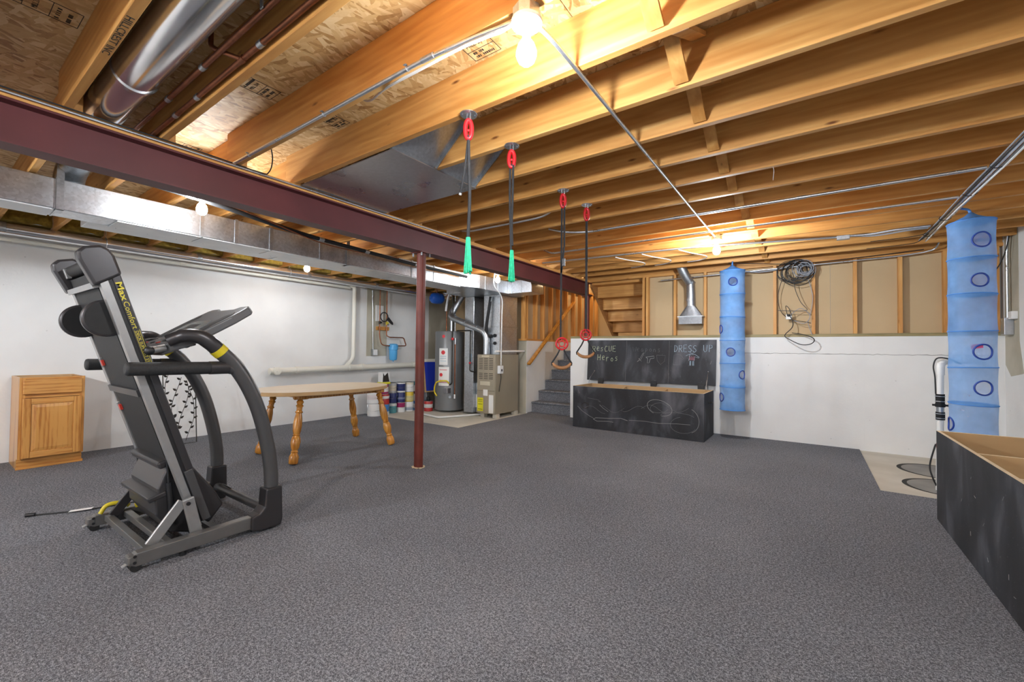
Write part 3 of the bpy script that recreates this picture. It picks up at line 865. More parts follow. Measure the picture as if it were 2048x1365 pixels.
MB().box((0.235, 5.63, JB - 0.045), (0.345, 5.69, JB - 0.002)).build('junction_box', 'galvanized', cb, bevel=0.004)
for i, x in enumerate((-2.1, -1.75, -1.3)):
    MB().tube(smoothpath([(x, 5.35, cz), (x + 0.08, 5.6, 2.44), (x + 0.22, 5.85, 2.43), (x + 0.12, 6.1, 2.442), (x - 0.1, 6.25, 2.46)]), 0.006, 6).build('cable', 'white_cable', cb, smooth=40)
cw = empty('wall_conduit', (0.2, 6.89, 2.36), 'thin steel conduit crossing the studs of the far wall', 'conduit')
MB().tube(rounded([(-1.95, 6.905, 2.335), (-0.9, 6.905, 2.36), (0.9, 6.905, 2.395), (1.10, 6.89, 2.41), (1.20, 6.86, 2.43), (1.22, 6.80, 2.50)], 0.1), 0.010, 10).build('tube', 'emt', cw, smooth=40)
MB().tube(smoothpath([(-0.85, 6.905, 2.38), (-0.55, 6.895, 2.34), (-0.3, 6.89, 2.37), (-0.15, 6.88, 2.44)]), 0.010, 8).build('cable', 'grey_cable', cw, smooth=40)
MB().tube(smoothpath([(-0.92, 6.50, 2.435), (-0.6, 6.66, 2.42), (-0.1, 6.85, 2.40), (0.6, 6.88, 2.42), (1.1, 6.86, 2.44)]), 0.005, 6).build('cable', 'black_cable', cw, smooth=40)
bd = empty('cable_bundle', (1.01, 4.5, 2.43), 'bundle of conduits and cables tied together along the right side', 'cable bundle')
for i, (dx, dz, r, mt) in enumerate(((0.0, 0, 0.0115, 'emt'), (0.032, 0.0, 0.0115, 'emt'), (-0.022, -0.004, 0.006, 'black_cable'), (-0.034, 0.002, 0.005, 'grey_cable'), (0.016, -0.016, 0.006, 'white_cable'))):
    w = 0.012 if i > 1 else 0.0
    pts = [(1.0 + dx + w * noise.noise((i * 3.1, y * 0.9, 0)), y, cz + dz + w * 0.6 * noise.noise((i * 7.7, y * 1.1, 4)) - (w * 0.5)) for y in [-3.5 + 0.25 * q for q in range(40)]]
    MB().tube(pts, r, 8).build('conduit' if i < 2 else 'cable', mt, bd, smooth=40)
for y in (2.6, 3.45, 4.02, 4.62, 5.35, 6.0):
    MB().ring((1.0, y, cz - 0.004), 0.040, 0.003, (0, 1, 0.15), 20, 5, (1, 0.55)).build('cable_tie', 'black_plastic', bd)
for y in (5.9, 6.3):
    MB().tube(smoothpath([(1.0, y - 0.4, cz), (0.95, y - 0.1, cz - 0.03), (0.85, y + 0.1, cz - 0.01), (0.55, y + 0.2, cz + 0.005)]), 0.004, 6).build('cable', 'black_cable', bd, smooth=40)
single('gas_pipe', 'yellow_hose', [(1.70, 2.0, 2.655), (1.70, 6.7, 2.655), (1.60, 6.78, 2.64)], 0.014, 'yellow flexible gas line along the top of the right wall', 'pipe', 10, 0.05)
sb = empty('switch_box', (1.72, 6.70, 1.48), 'grey electrical box below a vertical conduit on the right wall', 'electrical box')
MB().box((1.675, 6.64, 1.42), (1.746, 6.76, 1.60)).build('box', 'galv_dark', sb, bevel=0.004)
MB().tube(rounded([(1.715, 6.70, 1.60), (1.715, 6.70, 2.35), (1.715, 6.60, 2.62)], 0.1), 0.012, 10).build('tube', 'emt', sb, smooth=40)
MB().tube(smoothpath([(1.72, 6.62, 2.62), (1.70, 6.60, 2.4), (1.66, 6.63, 2.2), (1.60, 6.70, 2.05)]), 0.005, 6).build('cable', 'black_cable', sb, smooth=40)
MB().box((1.70, 6.54, 1.58), (1.747, 6.63, 1.66)).build('cover_plate', 'white_plastic', sb, bevel=0.003)
# copper water pipes
cpn = empty('copper_pipes', (-2.0, 0.80, 2.47), 'pair of dull copper water pipes in the ceiling joist bay', 'pipe')
MB().cyl((-3.9, 0.765, 2.500), (1.6, 0.765, 2.500), 0.0115, n=12).build('pipe', 'copper', cpn, smooth=40)
MB().cyl((-3.9, 0.828, 2.475), (1.6, 0.828, 2.475), 0.0115, n=12).build('pipe', 'copper', cpn, smooth=40)
MB().tube(rounded([(-2.16, 0.745, 2.64), (-2.16, 0.745, 2.53), (-2.14, 0.76, 2.515), (-2.05, 0.828, 2.475)], 0.03), 0.010, 10).build('branch_pipe', 'copper', cpn, smooth=40)
for x, y, z in ((-2.05, 0.828, 2.475), (-2.30, 0.765, 2.5), (-2.75, 0.765, 2.5), (-1.88, 0.828, 2.475), (-2.85, 0.828, 2.475), (-2.55, 0.828, 2.475)):
    MB().cyl((x - 0.018, y, z), (x + 0.018, y, z), 0.0145, n=12).build('fitting', 'galvanized' if x != -2.05 else 'copper', cpn, smooth=40)
MB().bar((-1.70, 0.748, 2.49), (-1.70, 0.748, 2.66), 0.02, 0.004, up=(0, 1, 0)).build('pipe_strap', 'galvanized', cpn)
cbm = single('beam_conduit', 'emt', [(-3.185, -3.4, 2.431), (-3.185, 1.0, 2.431), (-3.185, 3.5, 2.431)], 0.007, 'thin conduit and blue cable following the edge of the beam', 'conduit')
single('black_cable', 'black_cable', smoothpath([(-3.18, -0.5, 2.446), (-3.18, 1.0, 2.446), (-3.18, 1.40, 2.44), (-3.15, 1.46, 2.45), (-3.08, 1.45, 2.53), (-2.95, 1.36, 2.60)]), 0.004, 'thin black cable turning up into the joist bay at the beam', 'cable')
bp = empty('black_pipe', (-4.1, 2.5, 2.30), 'black insulated pipe with silver tape slung under the joists left of the beam', 'pipe')
pth = smoothpath([(-3.72, 0.4, 2.36), (-3.92, 1.35, 2.36), (-4.12, 2.2, 2.335), (-4.22, 2.9, 2.335), (-4.34, 3.9, 2.335), (-4.38, 5.0, 2.335)], 6)
MB().tube(pth, 0.021, 12).build('insulated_pipe', 'rubber', bp, smooth=40)
for a in (5, 14, 19, 24):
    MB().cyl(pth[a], Vector(pth[a]) + (Vector(pth[a + 1]) - Vector(pth[a])).normalized() * 0.06, 0.0235, n=12).build('tape', 'galvanized', bp, smooth=40)
MB().tube(smoothpath([(-3.70, -0.5, 2.43), (-3.80, 0.6, 2.42), (-3.95, 1.6, 2.37), (-4.15, 2.4, 2.30), (-4.24, 3.0, 2.31), (-4.30, 3.6, 2.36)]), 0.006, 8).build('thin_copper_tube', 'copper', bp, smooth=40)

# ================================================================== UTILITY CORNER
pv = empty('drain_pipe', (-6.60, 4.6, 0.85), 'cream plastic drain pipe with cleanout running low along the left wall', 'pipe')
MB().cyl((-6.60, 3.13, 0.842), (-6.60, 6.75, 0.895), 0.050, n=20).build('main_pipe', 'pvc', pv, smooth=40)
for y in (3.20, 3.52, 4.45, 4.70, 5.9):
    MB().cyl((-6.60, y, 0.843 + (y - 3.13) * 0.0146), (-6.60, y + 0.07, 0.843 + (y + 0.07 - 3.13) * 0.0146), 0.057, n=20).build('coupling', 'pvc', pv, smooth=40)
MB().cyl((-6.60, 3.22, 0.843), (-6.50, 3.20, 0.843), 0.052, n=20).build('cleanout', 'pvc', pv, smooth=40)
MB().cyl((-6.50, 3.20, 0.843), (-6.488, 3.198, 0.843), 0.046, n=20).box((-6.488, 3.185, 0.83), (-6.478, 3.211, 0.856)).build('cleanout_plug', 'pvc', pv, smooth=40)
MB().tube(rounded([(-6.62, 4.40, 0.862), (-6.63, 4.57, 1.02), (-6.63, 4.57, 2.30), (-6.62, 4.45, 2.312)], 0.08), 0.036, 16).build('vertical_pipe', 'pvc', pv, smooth=40)
MB().cyl((-6.60, -3.4, 2.262), (-6.60, 4.46, 2.262), 0.022, n=14).build('upper_pipe', 'pvc', pv, smooth=40)
for y in (0.6, 2.0, 3.3):
    MB().cyl((-6.60, y, 2.262), (-6.60, y + 0.05, 2.262), 0.026, n=14).build('coupling', 'pvc', pv, smooth=40)
wb = empty('outlet_box', (-6.70, 5.05, 1.1), 'small grey outlet box below a thin vertical conduit on the bare patch', 'electrical box')
MB().box((-6.715, 5.0, 1.07), (-6.655, 5.11, 1.19)).build('box', 'galvanized', wb, bevel=0.003)
MB().box((-6.655, 5.012, 1.078), (-6.650, 5.098, 1.182)).build('cover_plate', 'white_plastic', wb)
MB().cyl((-6.695, 5.03, 1.19), (-6.695, 5.0, 2.30), 0.009, n=10).build('tube', 'emt', wb, smooth=40)
ff = empty('water_filter', (-6.58, 5.40, 1.0), 'bright blue water filter canister with copper piping on the left wall', 'water filter')
MB().lathe((-6.58, 5.41, 0.985), [(0.012, -0.03), (0.014, -0.012), (0.06, -0.004), (0.074, 0.016), (0.078, 0.19), (0.086, 0.195), (0.086, 0.235)], 24).build('canister', 'filter_blue', ff, smooth=40)
MB().lathe((-6.58, 5.41, 1.22), [(0.086, 0), (0.086, 0.055), (0.066, 0.075), (0.02, 0.08)], 24).build('cap', 'filter_blue', ff, smooth=40)
rb = MB()
for i in range(12):
    t = i * math.pi / 6; rb.box((-6.58 + 0.086 * math.cos(t) - 0.004, 5.41 + 0.086 * math.sin(t) - 0.004, 1.225), (-6.58 + 0.086 * math.cos(t) + 0.004, 5.41 + 0.086 * math.sin(t) + 0.004, 1.262))
rb.build('rib', 'filter_blue', ff)
MB().box((-6.715, 5.10, 1.55), (-6.675, 5.38, 1.62)).build('mounting_block', 'pine_y', ff)
MB().tube(rounded([(-6.64, 5.13, 2.32), (-6.64, 5.13, 1.45), (-6.62, 5.16, 1.27), (-6.58, 5.30, 1.255), (-6.58, 5.36, 1.255)], 0.06), 0.011, 10).build('inlet_pipe', 'copper', ff, smooth=40)
MB().tube(rounded([(-6.64, 5.29, 2.32), (-6.64, 5.29, 1.45), (-6.60, 5.33, 1.42), (-6.58, 5.66, 1.42), (-6.57, 5.72, 1.26), (-6.58, 5.46, 1.255)], 0.04), 0.011, 10).build('outlet_pipe', 'copper', ff, smooth=40)
for y in (5.13, 5.29):
    MB().cyl((-6.64, y, 1.66), (-6.64, y, 1.72), 0.020, n=10).sphere((-6.60, y, 1.69), 0.018, (1, 1, 1), 8, 6).build('valve', 'yellow_paint' if y > 5.2 else 'dark_iron', ff, smooth=40)
gl = empty('valve_wheel', (-6.62, 5.20, 1.70), 'black round gauge wheel in front of the unpainted wall patch', 'valve')
MB().ring((-6.598, 5.20, 1.80), 0.085, 0.010, (1, 0, 0), 24, 8).build('rim', 'black_plastic', gl, smooth=60)
MB().prism([(5.26, 1.76), (5.36, 1.68), (5.40, 1.66), (5.40, 1.70), (5.30, 1.80)], 'x', -6.615, -6.585).build('handle', 'black_plastic', gl)
MB().box((-6.71, 5.08, 1.72), (-6.70, 5.26, 2.02)).build('info_card', 'paper', gl)
# water heater
WX, WY = -5.86, 6.22
wh = empty('water_heater', (WX, WY, 0), 'tall grey tank water heater with white labels beside the furnace duct', 'water heater')
MB().lathe((WX, WY, 0.02), [(0.25, 0), (0.285, 0.005), (0.285, 0.30)], 40).build('base_ring', 'heater_grey', wh, smooth=40)
MB().lathe((WX, WY, 0.32), [(0.288, 0), (0.288, 1.215), (0.280, 1.23), (0.06, 1.245)], 48).build('tank', 'heater_grey', wh, smooth=40)
dv = Vector((-WX, -WY, 0)).normalized(); dt = Vector((-dv.y, dv.x, 0))   # towards the room, sideways
def on_tank(ang, z, r=0.2895):
    a = math.atan2(dv.y, dv.x) + R(ang)
    return Vector((WX + r * math.cos(a), WY + r * math.sin(a), z))
def tank_label(name, a0, a1, z0, z1, mat, r=0.2895, par=None):
    m_ = MB(); k = 8
    vs = [on_tank(a0 + (a1 - a0) * i / k, z, r) for i in range(k + 1) for z in (z0, z1)]
    vs += [on_tank(a0 + (a1 - a0) * i / k, z, r - 0.0012) for i in range(k + 1) for z in (z0, z1)]
    n = 2 * (k + 1)
    fs = [(2 * i, 2 * i + 2, 2 * i + 3, 2 * i + 1) for i in range(k)] + [(n + 2 * i + 1, n + 2 * i + 3, n + 2 * i + 2, n + 2 * i) for i in range(k)]
    return m_.add(vs, fs).build(name, mat, par or wh, smooth=40)
SG = -1.0   # decreasing angle = right hand side seen from the room
pl1 = tank_label('printed_label', -44, -8, 0.90, 1.22, 'paper')
pl2 = tank_label('printed_label', -46, -2, 0.50, 0.86, 'paper')
def badge(ang, z, r, parent):
    MB().cyl(on_tank(ang, z, 0.287), on_tank(ang, z, 0.2915), r, n=8).build('label_badge', 'label_red', parent)
badge(-26, 1.14, 0.042, pl1); badge(-25, 1.45, 0.032, wh); badge(-34, 0.71, 0.036, pl2)
for z in (1.06, 1.02, 0.97):
    tank_label('label_print', -40, -14, z, z + 0.012, 'chalk_blue', 0.2904, pl1)
for z in (0.80, 0.60, 0.56):
    tank_label('label_print', -42, -10, z, z + 0.010, 'label_red', 0.2904, pl2)
q = on_tank(20, 0.3, 0.31)
MB().tube(rounded([on_tank(18, 1.38, 0.28), on_tank(18, 1.38, 0.325), on_tank(18, 0.30, 0.325)], 0.02), 0.011, 10).build('relief_pipe', 'copper', wh, smooth=40)
MB().cyl(on_tank(18, 1.30, 0.325), on_tank(18, 1.42, 0.325), 0.017, n=10).build('relief_valve', 'galvanized', wh, smooth=40)
MB().cyl(on_tank(18, 0.26, 0.325), on_tank(18, 0.34, 0.325), 0.017, n=10).build('pipe_end', 'white_plastic', wh, smooth=40)
MB().box(tuple(on_tank(-8, 0.36, 0.30) - Vector((0.05, 0.05, 0))), tuple(on_tank(-8, 0.36, 0.30) + Vector((0.05, 0.05, 0.10)))).build('gas_valve', 'galv_dark', wh, bevel=0.008)
MB().cyl(on_tank(2, 0.29, 0.28), on_tank(2, 0.29, 0.315), 0.025, n=14).build('drain_knob', 'galvanized', wh, smooth=40)
MB().tube(smoothpath([on_tank(-2, 0.55, 0.30), on_tank(-12, 0.60, 0.34), on_tank(-38, 0.58, 0.36), on_tank(-52, 0.50, 0.35), on_tank(-56, 0.38, 0.34), on_tank(-50, 0.30, 0.31)]), 0.014, 10).build('gas_hose', 'yellow_hose', wh, smooth=40)
MB().tube(rounded([on_tank(8, 2.38, 0.34), on_tank(8, 0.55, 0.34), on_tank(0, 0.52, 0.30)], 0.03), 0.012, 10).build('gas_pipe', 'dark_iron', wh, smooth=40)
MB().sphere(on_tank(8, 1.40, 0.345), 0.028, (1, 1, 1), 10, 8).build('gas_cock', 'label_red', wh, smooth=40)
MB().cyl((WX + 0.05, WY, 1.56), (WX + 0.05, WY, 1.85), 0.045, n=16).build('flue_stub', 'galvanized', wh, smooth=40)
for dx, mt in ((-0.07, 'copper'), (0.16, 'galvanized')):
    MB().tube([(WX + dx, WY - 0.03, 1.55), (WX + dx, WY - 0.03, 2.40)], 0.011, 10).build('water_pipe', mt, wh, smooth=40)
MB().tube(smoothpath([(WX + 0.10, WY - 0.10, 2.42), (WX + 0.06, WY - 0.12, 2.25), (WX + 0.02, WY - 0.13, 2.08), (WX + 0.0, WY - 0.13, 1.95)]), 0.022, 10).build('flexible_hose', 'white_plastic', wh, smooth=40)
# expansion tank
et = empty('expansion_tank', (-6.10, 6.08, 2.10), 'small bright blue expansion tank hung above the water heater', 'tank')
ax = Vector((-0.30, -0.95, 0)).normalized()
MB().lathe(Vector((-6.10, 6.08, 2.215)) - ax * 0.15, [(0.02, 0), (0.07, 0.012), (0.10, 0.04), (0.108, 0.08), (0.108, 0.20), (0.10, 0.25), (0.07, 0.28), (0.035, 0.29), (0.03, 0.285)], 28, ax).build('shell', 'tank_blue', et, smooth=50)
MB().cyl((-6.10, 6.08, 2.30), (-6.10, 6.08, 2.45), 0.012, n=10).build('connector', 'copper', et, smooth=40)
MB().ring(Vector((-6.10, 6.08, 2.215)), 0.109, 0.004, ax, 28, 6).build('seam', 'tank_blue', et, smooth=60)
# return drop duct
dr = empty('return_drop', (-5.28, 6.3, 0.02), 'tall rectangular galvanized drop duct between heater and furnace', 'duct')
MB().box((-5.39, 6.12, 0.02), (-5.165, 6.62, 1.05)).build('lower_section', 'galv_duct', dr, bevel=0.004, seg=1)
MB().box((-5.39, 6.12, 1.052), (-5.165, 6.62, 2.198)).build('upper_section', 'galv_duct', dr, bevel=0.004, seg=1)
MB().box((-5.395, 6.115, 1.045), (-5.160, 6.625, 1.057)).build('drive_cleat', 'galvanized', dr)
MB().box((-5.27, 6.1185, 0.98), (-5.20, 6.1195, 1.12)).build('sticker', 'chalk_blue', dr)
MB().box((-5.162, 6.20, 0.03), (-4.955, 6.58, 0.58)).build('filter_box', 'galvanized', dr, bevel=0.004, seg=1)
MB().box((-5.16, 6.196, 0.12), (-4.99, 6.1995, 0.36)).build('paper_label', 'paper', dr)
MB().tube(rounded([(-5.56, 6.09, 1.56), (-5.22, 6.09, 1.56), (-5.22, 6.09, 0.80), (-5.10, 6.09, 0.78)], 0.03), 0.012, 10).build('gas_pipe', 'dark_iron', dr, smooth=40)
MB().sphere((-5.22, 6.085, 0.95), 0.022, (1, 1, 1), 10, 6).build('gas_cock', 'label_red', dr, smooth=40)
# furnace
fu = empty('furnace', (-4.745, 6.34, 0), 'tan steel furnace cabinet with louvred front and yellow energy label', 'furnace')
MB().box((-4.95, 5.985, 0.06), (-4.54, 6.70, 1.115)).build('cabinet', 'furnace_tan', fu, bevel=0.006)
ud = MB().box((-4.945, 5.972, 0.47), (-4.545, 5.985, 1.105)).build('upper_door', 'furnace_tan', fu, bevel=0.004)
MB().box((-4.945, 5.972, 0.065), (-4.545, 5.985, 0.462)).build('lower_door', 'furnace_tan', fu, bevel=0.004)
lv = None
for cx in (-4.86, -4.745, -4.63):
    for i in range(11):
        z = 0.68 + i * 0.031 + (0.05 if i > 3 else 0)
        if lv is None:
            lv = MB().box((cx - 0.042, 5.968, z), (cx + 0.042, 5.9722, z + 0.009)).build('louvre', 'cavity', ud); l0 = Vector(lv.location); c0, z0 = cx, z
        else:
            c_ = copyobj(lv, ud); c_.location = l0 + Vector((cx - c0, 0, z - z0))
MB().box((-4.84, 5.966, 1.07), (-4.67, 5.972, 1.10)).build('badge', 'furnace_badge', ud)
MB().box((-4.87, 5.966, 0.565), (-4.65, 5.972, 0.635)).build('badge', 'furnace_badge', ud)
el_ = MB().box((-4.93, 5.968, 0.10), (-4.80, 5.9715, 0.34)).build('energy_label', 'label_yellow', fu, label='yellow energy label')
for z in (0.30, 0.27, 0.22, 0.13):
    MB().box((-4.915, 5.9665, z), (-4.815, 5.9682, z + 0.006)).build('label_print', 'ink', el_)
MB().box((-4.67, 5.968, 0.08), (-4.57, 5.9715, 0.40)).build('paper_label', 'paper', fu)
MB().box((-4.80, 5.968, 0.38), (-4.70, 5.9715, 0.49)).build('paper_label', 'paper', fu)
for x in (-4.90, -4.62):
    for y in (6.02, 6.60):
        MB().box((x, y, -0.012), (x + 0.09, y + 0.09, 0.06)).build('support_block', 'slab', fu)
MB().cyl((-4.535, 5.96, 1.17), (-4.515, 6.86, 1.18), 0.017, n=12).build('condensate_pipe', 'white_plastic', fu, smooth=40)
MB().box((-4.54, 6.04, 0.78), (-4.48, 6.14, 0.92)).build('switch_box', 'white_plastic', fu, bevel=0.004)
MB().box((-4.48, 6.075, 0.82), (-4.472, 6.10, 0.86)).build('switch', 'black_plastic', fu)
MB().tube(smoothpath([(-4.50, 6.09, 0.78), (-4.505, 6.10, 0.68), (-4.515, 6.08, 0.55), (-4.52, 6.07, 0.46)]), 0.006, 6).build('cord', 'black_cable', fu, smooth=40)
pl = empty('furnace_plenum', (-4.75, 6.36, 1.116), 'galvanized plenum rising from the furnace to the duct box', 'duct')
MB().box((-4.93, 6.125, 1.117), (-4.56, 6.67, 1.62)).build('lower_section', 'galv_duct', pl, bevel=0.003, seg=1)
MB().box((-4.93, 6.125, 1.622), (-4.56, 6.67, 2.199)).build('upper_section', 'galv_duct', pl, bevel=0.003, seg=1)
MB().box((-4.935, 6.12, 1.61), (-4.553, 6.675, 1.634)).build('drive_cleat', 'galvanized', pl)
for z0, z1 in ((1.15, 1.60), (1.65, 2.17)):
    MB().bar((-4.5585, 6.12, z0), (-4.5585, 6.65, z1), 0.004, 0.012, up=(0, -0.7, 0.7)).bar((-4.5585, 6.65, z0), (-4.5585, 6.12, z1), 0.004, 0.012, up=(0, 0.7, 0.7)).build('cross_break', 'galv_duct', pl)
MB().tube(smoothpath([(-4.74, 6.08, 2.16), (-4.75, 6.05, 1.95), (-4.78, 6.04, 1.75), (-4.80, 6.04, 1.55), (-4.78, 6.05, 1.46), (-4.70, 6.09, 1.45)]), 0.028, 12).build('refrigerant_line', 'rubber', pl, smooth=40)
for z in (1.46, 1.32):
    MB().cyl((-4.66, 6.10, z), (-4.66, 6.125, z), 0.03, n=14).build('grommet', 'rubber', pl, smooth=40)
MB().tube(smoothpath([(-4.70, 6.07, 2.16), (-4.79, 6.03, 1.8), (-4.85, 6.02, 1.5), (-4.80, 6.02, 1.36), (-4.68, 6.08, 1.32)]), 0.006, 6).build('thin_line', 'galvanized', pl, smooth=40)
single('drop_conduit', 'white_cable', smoothpath([(-3.95, 5.17, 2.41), (-4.22, 5.5, 2.26), (-4.36, 5.90, 2.10), (-4.44, 6.02, 1.8), (-4.475, 6.06, 1.3), (-4.49, 6.08, 0.93)]), 0.011, 'white conduit dropping from the lamp to the furnace switch', 'conduit')
# vent pipe
vp = empty('vent_pipe', (-5.0, 6.1, 1.12), 'round galvanized vent pipe bending from furnace to heater flue', 'pipe')
MB().tube(rounded([(-4.80, 6.048, 1.118), (-4.80, 6.048, 1.52), (-5.62, 6.04, 1.80), (-5.62, 6.04, 1.80)][:3], 0.16, 8), 0.058, 20).build('lower_run', 'galvanized', vp, smooth=50)
MB().tube(rounded([(-5.56, 6.045, 1.78), (-5.72, 6.08, 1.86), (-5.58, 6.20, 2.18), (-5.50, 6.28, 2.36)], 0.08, 5), 0.062, 20).build('upper_run', 'galv_dark', vp, smooth=50)
MB().tube(rounded([(-5.81, 6.22, 1.82), (-5.81, 6.16, 1.86), (-5.70, 6.09, 1.87)], 0.03, 4), 0.046, 16).build('tee', 'galvanized', vp, smooth=50)
for t in (0.25, 0.6):
    q = Vector((-4.80, 6.048, 1.52)).lerp(Vector((-5.62, 6.04, 1.80)), t); d = Vector((-0.82, 0.025, 0.28)).normalized()
    MB().cyl(q, q + d * 0.03, 0.061, n=20).build('collar', 'galvanized', vp, smooth=40)
single('floor_pipe', 'pvc_clean', [(-4.98, 6.12, 0.010), (-5.2, 5.62, 0.010), (-5.32, 5.38, 0.010), (-5.9, 5.5, 0.010)], 0.018, 'white plastic condensate pipe lying on the bare concrete pad', 'pipe', 10, 0.05)
# blue framed board leaning on the wall
bb = empty('blue_board', (-6.35, 6.02, 0.35), 'blue board in a pale wooden frame standing behind the red column', 'board')
dirp = Vector((0.25, 0.97, 0)).normalized(); nrm = Vector((0.97, -0.25, 0)).normalized(); upv = (Vector((0, 0, 1)) - nrm * 0.18).normalized()
c0 = Vector((-6.33, 6.16, 0.66))
MB().obox(c0, dirp * 0.13, upv * 0.30, nrm * 0.008).build('panel', 'panel_blue', bb)
for sx, sy, w, h in ((0, 1, 0.15, 0.03), (0, -1, 0.15, 0.012), (-1, 0, 0.012, 0.33), (1, 0, 0.012, 0.33)):
    MB().obox(c0 + dirp * sx * 0.14 + upv * sy * 0.315, dirp * w, upv * h, nrm * 0.014).build('frame', 'pvc' if sy == 1 else 'mdf', bb)
MB().box((-6.62, 6.03, -0.012), (-6.30, 6.36, 0.335)).build('stand_box', 'galv_dark', bb, bevel=0.01)

# ------------------------------------------------------------------ paint cans
CAN = 0
def can(x, y, z, r, h, cols, label, lidmat='paper', rot=0):
    c = empty('paint_can', (x, y, z), label, 'paint can', 'paint cans stacked by the left wall')
    def mt(col):
        k = 'can_%03d_%03d_%03d' % tuple(int(v * 255) for v in col)
        if k not in MATS: flat(k, col, 0.4)
        return k
    MB().lathe((x, y, z), [(r * 0.96, 0), (r, 0.004), (r, h - 0.006), (r * 0.97, h - 0.002)], 28).build('body', mt(cols[0]), c, smooth=40)
    MB().ring((x, y, z + h - 0.004), r * 0.97, 0.004, (0, 0, 1), 28, 6).build('rim', 'steel_plate', c, smooth=50)
    MB().lathe((x, y, z + h - 0.008), [(r * 0.86, 0), (r * 0.86, 0.006)], 28).build('lid', lidmat, c, smooth=40)
    if len(cols) > 1:
        z0, z1 = cols[2] if len(cols) > 2 else (0.15, 0.6)
        MB().lathe((x, y, z + h * z0), [(r + 0.0005, 0), (r + 0.0008, 0.001), (r + 0.0008, h * (z1 - z0))], 28).build('label_band', mt(cols[1]), c, smooth=40)
    a = Vector((-x, -y, 0)).normalized(); s = Vector((-a.y, a.x, 0))
    cen = Vector((x, y, z + h * 0.86))
    pts = [cen + (s * math.cos(t) + a * 0.45 * math.sin(t)).normalized() * (r + 0.004) + Vector((0, 0, -0.42 * h * math.sin(t))) for t in [math.pi * i / 12 for i in range(13)]]
    MB().tube(pts, 0.0018, 5).build('wire_handle', 'steel_plate', c)
    return c
W_, BLU, NAV, YEL, RED, MAG, TEA, BRN, CRM, GRY = (0.78, 0.78, 0.77), (0.05, 0.22, 0.55), (0.02, 0.03, 0.14), (0.78, 0.55, 0.05), (0.45, 0.03, 0.03), (0.35, 0.02, 0.12), (0.08, 0.28, 0.32), (0.20, 0.10, 0.10), (0.66, 0.60, 0.48), (0.45, 0.46, 0.47)
zf = -0.012
G = 0.19
can(-6.40, 4.86, zf, 0.118, 0.235, (W_,), 'large plain white bucket at the end of the paint can row')
can(-6.42, 4.86, zf + 0.236, 0.118, 0.22, (W_, (0.75, 0.68, 0.68), (0.3, 0.7)), 'white bucket with faint pink print on the plain white bucket')
can(-6.46, 5.11, zf, 0.10, G, (BLU, W_, (0.0, 0.3)), 'blue paint can with pale foot next to the white bucket')
can(-6.46, 5.11, zf + G, 0.10, G, (RED, W_, (0.55, 0.8)), 'red paint can on the blue can with pale foot')
can(-6.48, 5.12, zf + 2 * G + 0.001, 0.085, 0.18, (MAG, W_, (0.2, 0.7)), 'dark red paint can with white band on the red can')
can(-6.50, 5.335, zf, 0.085, G, (TEA, W_, (0.7, 0.95)), 'teal paint can with white upper band in the bottom row')
can(-6.50, 5.335, zf + G, 0.085, G, (NAV,), 'black paint can on the teal can')
can(-6.52, 5.34, zf + 2 * G, 0.085, G, (GRY, CRM, (0.2, 0.7)), 'grey paint can topping the teal can stack')
can(-6.47, 5.515, zf, 0.085, G, (W_, MAG, (0.5, 0.95)), 'white paint can with dark pink top in the bottom row')
can(-6.47, 5.515, zf + G, 0.085, G, (NAV, (0.2, 0.25, 0.4), (0.3, 0.5)), 'navy paint can with small print in the middle row')
can(-6.47, 5.515, zf + 2 * G, 0.085, G, (W_, NAV, (0.15, 0.85)), 'white paint can with navy patch in the top row')
can(-6.45, 5.70, zf, 0.09, G, (W_, (0.35, 0.40, 0.48), (0.12, 0.4)), 'white paint can with grey lettering band in the bottom row')
can(-6.45, 5.70, zf + G, 0.09, G, (YEL, (0.70, 0.62, 0.3), (0.1, 0.6)), 'bright yellow paint can in the middle row')
can(-6.45, 5.70, zf + 2 * G, 0.09, G, (W_, CRM, (0.75, 0.95)), 'plain white paint can on the yellow can')
can(-6.42, 5.90, zf, 0.09, G, (BLU, W_, (0.25, 0.7)), 'blue paint can with square white label in the bottom row')
can(-6.42, 5.90, zf + G, 0.09, G, (W_, BRN, (0.72, 0.98)), 'white paint can with brown top band in the middle row')
can(-6.42, 5.90, zf + 2 * G, 0.09, G, (W_, TEA, (0.62, 0.98)), 'white paint can with teal top band in the top row')
can(-6.40, 6.085 - 0.0, zf + 0.348, 0.001 + 0.075, 0.17, (CRM, BRN, (0.4, 0.8)), 'cream paint can on the grey box behind the column') if False else None
can(-6.14, 5.93, zf, 0.085, 0.20, (RED, (0.70, 0.70, 0.68), (0.35, 0.7)), 'dark red can with white label beside the water heater')
bk = empty('carton', (-6.47, 5.11, 0.57), 'small black and white carton standing on top of the paint cans', 'box')
MB().box((-6.54, 5.02, zf + 2 * G + 0.182), (-6.40, 5.21, zf + 2 * G + 0.215)).build('yellow_base', 'label_yellow', bk)
MB().box((-6.53, 5.03, zf + 2 * G + 0.216), (-6.41, 5.20, zf + 2 * G + 0.40)).build('body', 'paper', bk)
MB().prism([(5.04, zf + 2 * G + 0.22), (5.19, zf + 2 * G + 0.22), (5.15, zf + 2 * G + 0.39), (5.08, zf + 2 * G + 0.33), (5.05, zf + 2 * G + 0.39)], 'x', -6.4098, -6.4085).build('print', 'ink', bk)
bt = empty('bottle', (-6.02, 5.84, zf), 'small black bottle with conical cap in front of the dark red can', 'bottle')
bt.location = (-6.15, 5.93, zf + 0.205)
MB().lathe((-6.15, 5.93, zf + 0.202), [(0.035, 0), (0.037, 0.003), (0.037, 0.06), (0.012, 0.085), (0.010, 0.12), (0.004, 0.14)], 18).build('body', 'black_plastic', bt, smooth=40)
